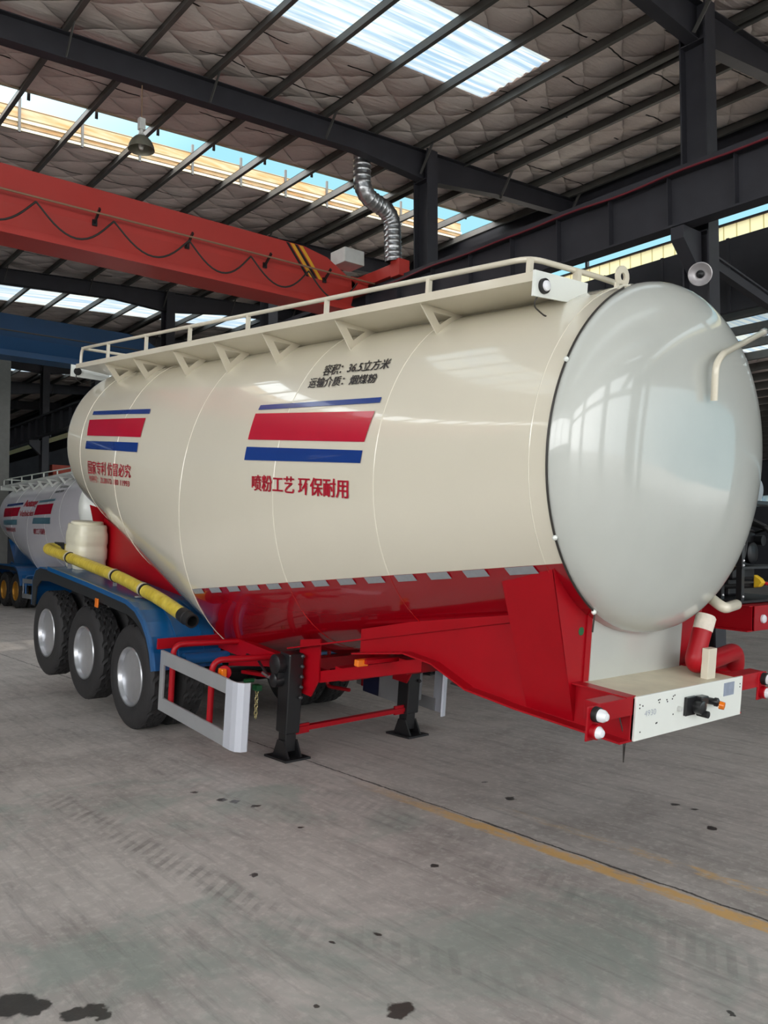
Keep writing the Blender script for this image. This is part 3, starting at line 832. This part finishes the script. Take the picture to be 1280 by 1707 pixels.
        # lamp outriggers on the nose
        for sy, ya in ((-1, -.585), (1, .645)):
            arm = MB()
            arm.box(5.27, 5.37, min(ya, ya + sy * .33), max(ya, ya + sy * .33), 1.40, 1.505)
            ar = arm.build('lamp_outrigger', frame, root, .004)
            ye = ya + sy * .345
            MB().box(5.36, 5.372, ye - .085, ye + .03, 1.31, 1.50).build('lamp_bracket', frame, ar, .01)
            for dz, dy in ((1.455, .0), (1.362, -.005)):
                l_ = MB().lathe([(.042, 0), (.042, .03), (.038, .034)], (5.372, ye - .02 + dy, dz), (1, 0, 0), 20).build('position_lamp', M['black_rubber'] if dz > 1.4 else frame, ar)
                MB().lathe([(.036, 0), (.034, .03), (.02, .05), (0, .054)], (5.372 + (.03 if dz > 1.4 else .012), ye - .02 + dy, dz), (1, 0, 0), 20).build('lens', M['lens'], l_)
        MB().tube([(5.30, -.62, 1.40), (5.33, -.60, 1.28), (5.335, -.59, 1.12), (5.335, -.585, 1.25)], .004, 6).build('loose_wire', M['cable_dark'], root)
    # ---- chassis rails, cross members
    for sy in (-1, 1):
        y = sy * .5
        r_ = MB().prism([(-3.3, .92), (1.2, .86), (2.3, .90), (3.55, 1.26), (3.55, 1.36), (2.3, 1.0), (1.2, 1.02), (-3.3, 1.12)], 'y', y - .04, y + .04)
        r_.build('chassis_rail', frame, root)
    for X, z in ((-3.2, 1.0), (-1.9, .98), (-.65, .96), (.7, .93), (1.75, .93), (2.5, 1.02), (3.3, 1.25)):
        MB().box(X - .05, X + .05, -.5, .5, z - .06, z + .05).build('cross_member', frame, root)
    MB().prism([(2.0, 1.22), (2.30, 1.28), (2.30, .92), (2.2, .76), (2.0, .76)], 'y', -.56, -.545).build('leg_bracket', frame, root)
    MB().prism([(2.0, 1.22), (2.30, 1.28), (2.30, .92), (2.2, .76), (2.0, .76)], 'y', .545, .56).build('leg_bracket', frame, root)
    # rear saddle: inclined side plates below the rear cone
    for sy in (-1, 1):
        y = sy * .55
        MB().prism([(-2.62, 1.98), (-1.9, 1.80), (.45, 1.02), (.45, .9), (-2.66, 1.05)], 'y', y - .006, y + .006).build('rear_saddle', frame, root)
        MB().prism([(sy * .52, 1.1), (sy * .55, 1.4), (sy * .74, 2.14), (sy * .6, 2.1), (sy * .3, 1.95), (sy * .3, 1.1)], 'x', -2.66, -2.645).build('rear_saddle_wall', frame, root)
        MB().beam((-2.66, sy * .66, 1.25), (-2.0, sy * .56, 1.05), .02, .3).build('rear_gusset', frame, root)
    # ---- landing legs
    for sy, ly in ((-1, -.66), (1, .74)):
        lg = MB().box(1.95, 2.11, ly - .075, ly + .075, .42, 1.12).build('landing_leg', M['black'], root, .012)
        MB().box(1.972, 2.088, ly - .055, ly + .055, .26, .44).build('inner_leg', M['black'], lg, .008)
        gx = MB().lathe([(.0, 0), (.085, 0), (.09, .02), (.085, .075), (.05, .09), (0, .09)], (1.985, ly - .07 if sy < 0 else ly + .07, 1.02), (0, sy, 0), 20)
        gx.box(1.93, 2.04, ly - .14 if sy < 0 else ly + .07, ly - .07 if sy < 0 else ly + .14, .86, 1.02).lathe([(.06, 0), (.06, .085), (.03, .1), (0, .1)], (1.99, ly + sy * .07, .88), (0, sy, 0), 16)
        gx.build('gearbox', M['black'], lg, .004)
        ft = MB().box(1.87, 2.21, ly - .13, ly + .13, .205, .222)
        for yy in (ly - .065, ly + .065): ft.prism([(1.92, .222), (2.16, .222), (2.09, .36), (1.99, .36)], 'y', yy - .008, yy + .008)
        # the foot swivels and lies flat on the floor
        f_ = ft.build('foot', M['black'], lg)
        if True:
            piv = Vector((2.04, ly, .30))
            f_.matrix_local = Matrix.Translation((0, 0, 2.04 * math.tan(P['tilt']) - .203)) @ Matrix.Translation(piv) @ Matrix.Rotation(-P['tilt'], 4, 'Y') @ Matrix.Translation(-piv)
        if P['tilt'] < .09: MB().box(1.972, 2.088, ly - .05, ly + .05, .06, .3).build('inner_leg_tube', M['black'], lg)
        if detail:
            for i in range(5):
                MB().lathe([(.018, 0), (.018, .012), (.01, .024), (0, .024)], (2.12, ly + .05, .74 + .09 * i), (1, 0, 0), 8).build('bolt', M['hub'], lg)
    MB().beam((2.05, -.60, .44), (2.05, .70, .46), .05, .04).beam((2.05, -.6, .435), (2.05, -.45, .44), .02, .085).beam((2.05, .55, .46), (2.05, .7, .46), .02, .085).build('leg_brace', frame, root)
    if detail:
        MB().tube([(1.22, -.62, .94), (1.58, -.73, .98), (1.9, -.80, .89), (1.96, -.80, .885)], .012, 8).build('crank_handle', M['black'], root)
        MB().tube([(1.78, -.79, .90), (1.95, -.80, .885)], .015, 8).build('crank_shaft', M['chrome'], root)
    # ---- side guards
    for sy in (-1, 1):
        y = sy * 1.21; a, b = .64, 1.93
        g = MB()
        g.box(a, b, y - .012, y + .012, .79, .92).box(a, b, y - .012, y + .012, .345, .475).box(a, a + .07, y - .013, y + .013, .345, .92)
        gd = g.build('side_guard', M['silver'], root, .004)
        pts = []
        prof = [(b - .02, y + sy * .016), (b + .09, y + sy * .016), (b + .15, y + sy * .004), (b + .19, y - sy * .035), (b + .20, y - sy * .085)]
        inner = [(p[0] - .012, p[1] - sy * .014) for p in prof]
        MB().prism(prof + inner[::-1], 'z', .345, .92).build('guard_end', M['silver_bright'], gd)
        for X, zt_ in ((.80, 1.0), (1.56, 1.0)):
            hp = bez([(X, y - sy * .04, .36), (X, y - sy * .04, zt_), (X + .1, sy * .52, zt_ + .0)], 8, .10)
            MB().tube(hp, .028, 10).build('guard_hoop', frame, root)
        MB().box(.585, .605, min(sy * 1.24, sy * .5), max(sy * 1.24, sy * .5), .92, 1.02).build('fender_arm', frame, root)
    if detail:
        am = MB().beam((3.19, -.80, 1.285), (3.19, -.05, 1.285), .07, .03).build('amber_lamp_arm', frame, root)
        MB().box(3.15, 3.20, -.86, -.76, 1.25, 1.30).build('side_marker_lamp', M['amber'], am, .006)
        ml = MB().lathe([(.06, 0), (.06, .02), (0, .02)], (1.66, -1.1, .91), (.7, -.7, 0), 18).build('lamp_backing', frame, root)
        MB().box(1.62, 1.70, -1.15, -1.10, .87, .945).build('side_marker_lamp', M['amber'], ml, .01)
        # chain hanging from the green valve
        ch = MB()
        for i in range(8):
            c_ = Vector((1.24, -.5, .575 - i * .034)); d_ = (1, 0) if i % 2 else (0, 1)
            pts = [c_ + Vector((d_[0] * .016 * math.cos(t), d_[1] * .016 * math.cos(t), .023 * math.sin(t))) for t in [2 * PI * k / 10 for k in range(11)]]
            ch.tube(pts, .0055, 6, False)
        ch.build('valve_chain', M['chain'], root)
        MB().box(1.20, 1.28, -.53, -.47, .59, .64).lathe([(.02, 0), (.02, .1)], (1.2, -.52, .68), (0, -1, 0), 10).build('drain_valve', M['green'], root)
        MB().beam((.75, -.52, .78), (1.75, -.55, .98), .05, .10).beam((1.0, -.5, .72), (1.6, -.52, .80), .08, .03).build('hose_bracket', frame, root)
        MB().tube([(.68, -1.0, .82), (.68, -.52, .815)], .055, 16).build('air_reservoir', M['blue'], root)
        # boxes hung on the far side
        MB().box(1.18, 1.5, .85, 1.15, .42, .74).build('tool_box', M['navy'], root, .01)
        MB().box(1.5, 1.82, .80, 1.12, .44, .78).build('battery_box', M['silver'], root, .01)
        MB().tube(bez([(.95, .55, .88), (.95, .55, .45), (1.25, .62, .47)], 6, .06), .02, 8).build('box_cradle', frame, root)
    # ---- fenders
    lip = [(-3.12, .80), (-3.12, 1.12), (-3.02, 1.25), (-2.85, 1.305), (-2.5, 1.315), (-1.165, 1.29), (-.1, 1.255), (.13, 1.21), (.30, 1.12), (.43, 1.0), (.52, .86), (.575, .70)]
    for sy in (-1, 1):
        fm = M[P['fender']]
        a, b = sorted((sy * 1.26, sy * .52))
        fe = MB().sheet(lip, 'y', a, b, .015).build('fender', fm, root)
        l2 = [(x_, z_) for x_, z_ in lip]
        a, b = sorted((sy * 1.285, sy * 1.255))
        MB().sheet(lip[4:], 'y', a, b, .05).build('fender_lip', fm, fe)
        a, b = sorted((sy * 1.26, sy * 1.245))
        lin_in = [(x_ - .02 * (1 if x_ > 0 else -1) if abs(z_) < 1.2 else x_, z_ - .11) for x_, z_ in lip]
        MB().prism(lip + [(.50, .70), (.44, .84), (.35, .97), (.22, 1.06), (.05, 1.12), (-.1, 1.145), (-1.165, 1.17), (-2.5, 1.18), (-2.8, 1.15), (-2.95, 1.05), (-3.0, .8)], 'y', a, b).build('fender_liner', M['liner'], fe)
        if detail:
            for yy in (.70, .98):
                MB().sheet([(x_, z_ + .004) for x_, z_ in lip[6:]], 'y', *sorted((sy * yy - .008, sy * yy + .008)), .022).build('fender_rib', fm, fe)
            if sy < 0:
                am = MB().box(-.92, -.84, -1.285, -1.265, 1.10, 1.20).build('side_marker_lamp', M['amber'], fe, .008)
    # ---- axles and wheels
    wheel0 = None
    for i in range(3):
        X = -1.278 * i
        MB().tube([(X, -.85, .525), (X, .85, .525)], .075, 12).box(X - .45, X + .45, -.55, -.47, .62, .70).box(X - .45, X + .45, .47, .55, .62, .70).box(X - .03, X + .03, -.53, -.49, .6, .98).box(X - .03, X + .03, .49, .53, .6, .98).build('axle', M['black'], root)
        for sy in (-1, 1):
            for inner in (0, 1):
                if wheel0 is None:
                    wheel0 = tyre_mb().build('wheel', M['rubber'], root); smooth_sides(wheel0)
                    wheel0.location = (0, 0, 0)
                    wr = M[P['rim']]
                    MB().lathe([(.290, .05), (.302, .016), (.296, .006), (.284, .010), (.276, .035), (.262, .11), (.256, .20)], (0, 0, 0), (0, 1, 0), 48).build('rim', wr, wheel0)
                    MB().lathe([(.257, .195), (.225, .222), (.19, .226), (.12, .232), (.0, .232)], (0, 0, 0), (0, 1, 0), 40).build('wheel_disc', M['disc'] if P['rim'] == 'alloy' else wr, wheel0)
                    hb = MB().lathe([(.13, .235), (.122, .16), (.10, .13), (.085, .12), (.0, .118)], (0, 0, 0), (0, 1, 0), 24)
                    for k in range(10):
                        t = 2 * PI * k / 10; hb.lathe([(.014, 0), (.014, -.035), (0, -.036)], (.165 * math.cos(t), .228, .165 * math.sin(t)), (0, 1, 0), 6)
                    hb.build('hub', M['hub'], wheel0)
                    wv = wheel0
                else:
                    wv = dup(wheel0, root)
                wv.location = (X, sy * (1.255 - .335 * inner), .525)
                wv.rotation_euler = (0, random.uniform(0, 6), 0 if sy < 0 else PI)
                if sy > 0: wv.rotation_euler = (0, random.uniform(0, 6), PI)
    return tank

STR_F = [('decal_blue', [(1.80, 3.24), (3.495, 3.232), (3.495, 3.192), (1.795, 3.198)]), ('decal_red', [(1.775, 3.166), (3.47, 3.132), (3.435, 2.913), (1.79, 2.938)]), ('decal_blue', [(1.80, 2.875), (3.43, 2.853), (3.42, 2.764), (1.804, 2.761)])]
STR_R = [('decal_blue', [(-2.045, 3.30), (-.45, 3.28), (-.42, 3.226), (-2.027, 3.254)]), ('decal_red', [(-2.06, 3.194), (-.46, 3.18), (-.425, 2.97), (-1.99, 3.0)]), ('decal_blue', [(-1.98, 2.935), (-.445, 2.912), (-.42, 2.81), (-1.99, 2.842)])]
TXT = [('喷粉工艺 环保耐用', [(1.967, 2.642), (3.30, 2.646), (3.30, 2.507), (1.985, 2.508)], 'letter_red', .009),
       ('国家专利 仿冒必究', [(-1.89, 2.706), (-.523, 2.675), (-.50, 2.533), (-1.92, 2.543)], 'letter_red', .005),
       ('专利号：ZL20172 180 11993', [(-1.90, 2.530), (-.535, 2.513), (-.535, 2.433), (-1.93, 2.452)], 'letter_red', .006),
       ('容积：36.5立方米', [(2.50, 3.557), (3.385, 3.538), (3.41, 3.450), (2.55, 3.455)], 'letter_black', .008),
       ('运输介质：烟煤粉', [(2.40, 3.450), (3.325, 3.421), (3.345, 3.346), (2.44, 3.356)], 'letter_black', .008)]
TILT = .097
tr = thing('bulk_tank_trailer', 'cream and red bulk powder tank trailer resting nose-down on black landing legs', 'trailer', (-8.29, 4.66, 0), (0, TILT, .011))
build_tanker(tr, dict(detail=True, tank='cream_tank', frame='red', trim='cream_side', head='cream', stripes=[(0, STR_F), (0, STR_R)], texts=TXT, fender='blue', rim='alloy', tilt=TILT))
# milky plastic water tank on the rear of the chassis
wt = MB()
def wtf(u, v):
    a = 2 * PI * u; e = .5
    cx, sx = math.cos(a), math.sin(a)
    rx = .30 * abs(cx) ** e * (1 if cx > 0 else -1); ry = .21 * abs(sx) ** e * (1 if sx > 0 else -1)
    z = 1.33 + .56 * v; t = 1 - .10 * (2 * v - 1) ** 4 - .03 * (abs(math.sin(9 * v)) > .96)
    return (-2.62 + rx * t, -.77 + ry * t, z)
wt.grid(wtf, 40, 20); wt.f.append(tuple(i * 21 + 20 for i in range(40))); wt.sm.append(False)
wtank = wt.build('water_tank', M['plastic'], tr)
MB().lathe([(.15, 0), (.20, .02), (.20, .05), (.18, .06), (0, .06)], (-2.62, -.77, 1.87), (0, 0, 1), 24).build('tank_lid', M['plastic'], wtank)

# suction hose strapped along the fender
ho = thing('suction_hose', 'yellow suction hose strapped along the blue fender of the cream trailer', 'hose', (-8.29, 4.66, 0), (0, TILT, .011))
path = bez([(.66, -1.0, 1.235), (.07, -1.0, 1.325), (-.863, -1.0, 1.41), (-2.363, -1.0, 1.462), (-3.38, -1.0, 1.49), (-3.55, -.93, 1.50), (-3.5, -.62, 1.48), (-2.9, -.56, 1.45)], 8, .2)
MB().tube(path, .068, 20, False).build('hose_sleeve', M['hose'], ho)
dirv = Vector((.59, 0, -.09)).normalized()
MB().lathe([(.072, -.06), (.074, .0), (.074, .05), (.068, .055), (.068, .16), (.052, .16), (.052, .0)], (.66, -1.0, 1.235), dirv, 24).build('end_coupling', M['black_rubber'], ho)
MB().tube([(-3.56, -.86, 1.495), (-3.53, -.74, 1.49)], .082, 18).build('elbow_clamp', M['black_rubber'], ho)
for X, Z in ((-.30, 1.361), (-1.08, 1.418), (-2.55, 1.468)):
    cl = MB().tube([(X - .035, -1.0, Z + .004), (X + .005, -1.0, Z)], .073, 20).build('hose_clamp', M['tan'], ho)
    MB().tube([(X + .012, -1.0, Z), (X + .045, -1.0, Z - .003)], .074, 20).build('clamp_strap', M['black_rubber'], cl)
    MB().box(X - .012, X + .012, -1.0 - .02, -1.0 + .02, 1.29, Z - .06).box(X - .012, X + .012, -1.1, -1.0, 1.285, 1.30).build('clamp_foot', M['silver'], cl)

# white tanker further down the next lane
W_F = [('decal_teal', [(1.3, 3.25), (2.9, 3.24), (2.9, 3.17), (1.3, 3.18)]), ('decal_red', [(1.25, 3.12), (2.88, 3.10), (2.83, 2.80), (1.2, 2.82)]), ('decal_teal', [(1.2, 2.74), (2.82, 2.70), (2.8, 2.52), (1.15, 2.56)])]
W_R = [('decal_blue', [(-1.9, 3.27), (-.25, 3.26), (-.25, 3.19), (-1.9, 3.2)]), ('decal_red', [(-2.05, 3.14), (-.35, 3.12), (-.4, 2.84), (-2.05, 2.86)]), ('decal_teal', [(-2.1, 2.76), (-.4, 2.73), (-.4, 2.57), (-2.1, 2.60)])]
W_T = [('Aotong', [(-.15, 3.33), (1.2, 3.32), (1.15, 3.02), (-.1, 3.05)], 'letter_red', .02), ('Vehicles', [(-.3, 3.0), (1.15, 2.99), (1.12, 2.80), (-.3, 2.82)], 'letter_red', .01),
       ('喷粉工艺 环保耐用', [(1.3, 2.42), (2.3, 2.40), (2.3, 2.22), (1.3, 2.25)], 'letter_red', .009),
       ('国家专利 仿冒必究', [(-1.85, 2.52), (-.55, 2.49), (-.55, 2.35), (-1.8, 2.38)], 'letter_red', .01),
       ('容积：36.5立方米', [(2.6, 3.62), (3.4, 3.61), (3.42, 3.53), (2.64, 3.54)], 'letter_black', .012),
       ('运输介质：烟煤粉', [(2.45, 3.49), (3.3, 3.48), (3.32, 3.40), (2.5, 3.41)], 'letter_black', .012)]
t2 = thing('bulk_tank_trailer', 'distant white bulk tank trailer with blue chassis and gold wheels', 'trailer', (-27.0, 8.8, 0), (0, 0, 0))
build_tanker(t2, dict(detail=False, tank='white_tank', frame='blue', trim='white', head='white', stripes=[(0, W_F), (0, W_R)], texts=W_T, fender='blue', rim='gold', tilt=0))

# red trailer in the same lane, its nose carries an engine
t3 = thing('bulk_tank_trailer', 'red trailer with only its gooseneck showing beside the cream tank front', 'trailer', (-11.1, 8.95, 0), (0, .04, 0))
build_tanker(t3, dict(detail=False, tank='cream_tank', frame='red', trim='cream_side', head='cream', stripes=[], texts=[], fender='blue', rim='alloy', tilt=.04, nose=1.45))

# ================================================================== CRANES
def crane(name, label, mat, x0, ya, yb, ztop, zbot, detail=True):
    """single-girder travelling crane: near web at x0, girder along y, tapered at the yb end"""
    r = thing(name, label, 'crane', (x0, ya, zbot))
    h = ztop - zbot; L_ = yb - ya
    zf = h * .45
    def S(y, top):
        return [(0, y, top), (0, y, min(zf, top - .05)), (-.13, y, h * .17), (-.13, y, h * .10), (.02, y, h * .085), (.02, y, 0), (-.62, y, 0), (-.62, y, h * .085), (-.47, y, h * .10), (-.47, y, h * .17), (-.60, y, min(zf, top - .05)), (-.60, y, top)]
    st = [(0, h), (L_ - 1.25, h), (L_ - .7, h - .1), (L_, h - .48)]
    vs = [p for y, t in st for p in S(y, t)]; n = 12
    fs = [(i * n + k, i * n + (k + 1) % n, (i + 1) * n + (k + 1) % n, (i + 1) * n + k) for i in range(len(st) - 1) for k in range(n)]
    fs += [tuple(range(n))[::-1], tuple(range((len(st) - 1) * n, len(st) * n))]
    MB().add(vs, [f[::-1] for f in fs]).build('girder', mat, r)
    yr = L_ + .45
    ec = MB().box(-1.75, .98, yr - .13, yr + .13, .62, .86).box(-1.75, -1.5, yr - .13, yr + .13, .60, .95).box(.75, 1.02, yr - .14, yr + .14, .58, .92)
    ec.box(-.62, .0, L_ - .1, yr - .1, .45, .72)
    ec_ = ec.build('end_carriage', mat, r, .01)
    for xx in (-1.45, .7): MB().lathe([(.12, -.05), (.12, .05)], (xx, yr, .72), (0, 1, 0), 20).build('travel_wheel', M['steel_dark'], ec_)
    return r, L_, h
cr, CL, CH = crane('overhead_crane', 'orange-red overhead travelling crane above the cream tanker', M['crane_red'], -13.4, -7.6, 10.25, 7.73, 6.66)
MB().tube([(.2, 0, .58), (.2, CL + .35, .60)], .018, 8).build('festoon_rail', M['rust_wire'], cr)
yk = [3.89 - 1.27 * i for i in range(8, 0, -1)] + [3.89, 5.12, 6.46, 7.69, 8.97, 10.15]
for i in range(len(yk) - 1):
    a, b = yk[i] + 7.6, yk[i + 1] + 7.6; pts = []
    for j in range(15):
        t = j / 14; pts.append((.2 + .03 * math.sin(PI * t), a + (b - a) * t, .52 - .44 * (1 - (2 * t - 1) ** 2) ** 1.15))
    MB().tube(pts, .017, 6).build('festoon_cable', M['cable_dark'], cr)
for y in [1.65 - 1.61 * i for i in range(1, 5)] + [1.65, 3.26, 4.87, 6.51, 8.1, 9.47]:
    MB().beam((.0, y + 7.6, .48), (.24, y + 7.6, .66), .05, .03, (0, 1, 0)).box(.0, .03, y + 7.56, y + 7.64, .44, .54).build('rail_hanger', M['black'], cr)
for i, m_ in enumerate(('black', 'warn_yellow', 'black', 'warn_yellow')):
    ya = 8.57 + 7.6 + i * .10; wd = .07 if m_ == 'black' else .09
    MB().add([(.004, ya, CH - .01), (.004, ya + wd, CH - .01), (.004, ya + wd + .47, CH * .455), (.004, ya + .47, CH * .455)], [(0, 3, 2, 1)]).build('warning_stripe', M[m_], cr)
MB().box(-.45, .05, 9.95 + 7.6, 10.45 + 7.6, .98, 1.28).build('control_cabinet', M['grey_box'], cr, .01)
cb, BL, BH = crane('overhead_crane', 'dark blue overhead travelling crane behind the orange-red one', M['crane_blue'], -22.1, -7.6, 10.25, 7.75, 6.69)
MB().tube([(.2, 0, .58), (.2, BL + .35, .60)], .018, 8).build('festoon_rail', M['purlin'], cb)
for x_, z_, lb in ((-52, 6.15, 'far orange crane girder seen above the white tanker rail'), (-44.0, 6.15, 'lower orange crane girder just above the white tanker rail')):
    o = MB().box(0, .5, 0, 12, 0, .75).box(-.05, .55, 0, 12, -.05, 0).build('crane_girder', M['orange'])
    o.location = (x_, 16.4, z_); tag(o, lb, 'crane')
    MB().box(-.8, 1.3, -.2, .2, -.09, .3).build('end_carriage', M['orange'], o)
for yy in (16.62, 28.2):
    struct('low_runway_beam', MB().box(-60, -26, yy - .15, yy + .15, 5.5, 6.05), M['steel_dark'])
# spiral duct
du = thing('ventilation_duct', 'bent silver spiral ventilation duct hanging from the roof', 'duct', (-12.62, 9.82, 9.75))
pth = bez([(0, 0, .0), (0, 0, -1.02), (0, .76, -1.2), (0, .79, -2.19)], 14, .32)
fine = []
for a, b in zip(pth[:-1], pth[1:]):
    n_ = max(1, int((b - a).length / .02))
    for j in range(n_): fine.append(a + (b - a) * j / n_)
fine.append(pth[-1])
rr = []; dacc = 0
for i, p in enumerate(fine):
    if i: dacc += (p - fine[i - 1]).length
    rr.append(.168 + (.012 if (dacc % .11) < .024 else 0))
MB().tube(fine, rr, 26, False).build('duct_pipe', M['duct'], du)
MB().lathe([(.17, -.02), (.185, -.02), (.185, .06), (.17, .06)], (0, 0, -.12), (0, 0, 1), 26, True, True).build('duct_collar', M['steel_dark'], du)

# hanging high-bay lamp
def highbay(r, sc=1.0):
    MB().box(-.045, .045, -.05, .05, -.28, -.10).build('ballast_box', M['grey_box'], r, .006)
    MB().lathe([(.03, -.28), (.03, -.34), (.055, -.36), (.06, -.42)], (0, 0, 0), (0, 0, 1), 18).build('lamp_neck', M['grey_box'], r)
    sh = MB().lathe([(.05, -.38), (.10, -.40), (.155, -.46), (.19, -.53), (.205, -.60), (.20, -.60), (.182, -.53), (.148, -.465), (.095, -.41), (.05, -.39)], (0, 0, 0), (0, 0, 1), 36).build('lamp_shade', M['shade'], r)
    MB().lathe([(.03, -.42), (.045, -.48), (.05, -.54), (.03, -.59), (0, -.60)], (0, 0, 0), (0, 0, 1), 18).build('bulb', M['bulb'], sh)
lp = thing('high_bay_lamp', 'bell-shaped high bay lamp hanging on a rod from the roof beam', 'lamp', (-12.3, 5.19, 8.66))
MB().tube([(0, 0, .44), (0, 0, -.12)], .010, 8).build('hanging_rod', M['rust_wire'], lp)
highbay(lp)
l2 = thing('reflector_lamp', 'round silver reflector lamp fixed on the steel column behind the tank front', 'lamp', (-6.02, 10.62, 5.62))
ax = Vector((.42, -.86, -.28))
MB().lathe([(.04, -.10), (.06, -.02), (.12, .01), (.155, .06), (.16, .07), (.15, .075), (.11, .03), (.05, .0)], (0, 0, 0), ax, 32).build('reflector', M['reflector'], l2)
MB().lathe([(.05, .0), (.055, .03), (.03, .05), (0, .055)], (0, 0, 0), ax, 18).build('bulb', M['engine'], l2)
MB().tube(bez([(.06, .02, .13), (-.02, .08, .18), (-.10, .28, .10), (-.14, .40, -.02)], 6, .08), .022, 8).build('lamp_arm', M['steel_dark'], l2)

# red supply cable along the runway
pts = []
for i in range(90):
    X = -14 + i * .3; pts.append((X, 10.525, 7.125 + .02 * math.sin(i * .9) * math.sin(i * .21)))
o = MB().tube(pts, .017, 6).build('power_cable', M['cable_red']); tag(o, 'thin red power cable running along the dark crane runway beam', 'cable')
# struts and trays by the near column
struct('brace_beam', MB().beam((-6.3, 11.35, 6.02), (-6.3, 15.9, 5.35), .12, .14).beam((-6.22, 11.35, 6.12), (-6.22, 15.9, 5.45), .02, .03), M['steel_dark'])

# ================================================================== ENGINE ON THE RED GOOSENECK
en = thing('diesel_engine', 'black diesel engine standing on the red gooseneck behind the cream tank front', 'engine', (-4.95, 8.95, 1.268), (0, .04, 0))
MB().box(-.95, .58, -.58, .62, .0, .03).build('engine_bed', M['engine'], en, .005)
MB().box(-.62, .30, -.20, .30, .22, .78).box(-.55, .22, -.14, .24, .78, .92).box(-.5, .2, -.1, .2, .03, .24).build('engine_block', M['engine'], en, .03)
for i in range(4): MB().box(-.52 + .19 * i, -.38 + .19 * i, -.12, .22, .92, 1.0).build('rocker_cover', M['engine'], en, .02)
for y in (-.46, .52):
    for X in (.30, .52) if y < 0 else (.5,):
        po = MB().box(X - .03, X + .03, y - .03, y + .03, .03, 1.08).build('frame_post', M['engine'], en)
        for z in (.07, .40, .45, .62, .9): MB().lathe([(.013, 0), (.013, .008), (.007, .014), (0, .014)], (X + .03, y, z), (1, 0, 0), 8).build('bolt', M['lens'], po)
for z0, z1 in ((1.05, 1.09), (.36, .385)): MB().box(.26, .56, -.50, .56, z0, z1).build('frame_rail', M['engine'], en)
fan = MB().lathe([(.10, .0), (.12, .04), (.12, .09), (.10, .1), (.0, .1)], (.30, .06, .52), (1, 0, 0), 28)
fan.lathe([(.07, 0), (.075, .09), (0, .09)], (.30, -.22, .42), (1, 0, 0), 22).lathe([(.055, 0), (.06, .09), (0, .09)], (.30, .30, .66), (1, 0, 0), 22)
fan.build('pulleys', M['engine'], en)
for i, pth in enumerate(([(.3, -.2, .8), (.5, -.3, .7), (.5, -.36, .45), (.3, -.3, .3)], [(.3, .1, .85), (.55, .1, .8), (.55, .25, .5)], [(.3, -.05, .95), (.48, -.2, .9), (.5, .2, .8), (.3, .3, .75)], [(.25, -.35, .15), (.55, -.15, .18), (.56, .3, .24)])):
    MB().tube(bez(pth, 6, .1), .02 + .006 * (i % 2), 8).build('engine_hose', M['black_rubber'], en)
al = MB().lathe([(.09, 0), (.10, .02), (.10, .15), (.07, .18), (0, .18)], (.26, -.34, .52), (1, 0, 0), 22).build('alternator', M['hub'], en)
for k in range(7): MB().ball((.5, -.44 + .035 * (k % 3), .42 + .04 * (k // 3)), .010, 8, 6).build('bolt', M['lens'], en)
MB().prism([(.56, .16), (.56, .30), (.63, .26), (.66, .22), (.62, .17)], 'y', -.26, -.18).build('yellow_handle', M['yellow_part'], en, .012)
MB().tube([(.62, -.19, .22), (.64, -.08, .20)], .018, 8).build('red_knob', M['red'], en)
MB().box(.55, .562, -.49, -.43, .93, 1.03).build('label_plate', M['lens'], en)
MB().lathe([(.0, 0), (.13, 0), (.13, .75), (0, .75)], (-.35, .12, 1.22), (1, 0, 0), 24).build('silencer', M['silver'], en)
MB().box(-.3, .5, -.42, -.1, 1.09, 1.15).build('air_filter_housing', M['hub'], en, .02)
pl = MB().lathe([(.045, 0), (.045, .02), (.036, .03), (.0, .034)], (5.39 + 1.45, -.42, 1.37), (1, 0, 0), 18).build('position_lamp', M['lens'], t3)

# ================================================================== FRONT OF THE HALL (behind the viewer): door and window openings, plus an added light-shaping side wall
sw = MB()  # unseen wall, added to cut low side light and darken reflections
for x0, x1 in ((-62, -11), (-2.5, -2), (4, 4.5)): sw.box(x0, x1, -12.3, -12.1, 0, 8.7)
sw.box(-62, 13, -12.3, -12.1, 0, 3.0).box(-62, 13, -12.3, -12.1, 8.0, 8.6)
struct('wall_light_blocker', sw, M['dark_wall'])
fw = MB()
for y0, y1 in ((-12, -8.5), (-2.2, -.6), (5.8, 7.4), (13.5, 16)): fw.box(XE, XE + .2, y0, y1, 0, 8.6)
fw.box(XE, XE + .2, -12, 16, 6.2, 6.8).box(XE, XE + .2, -12, 16, 8.3, 9.9)
struct('wall_front', fw, M['dark_wall'])
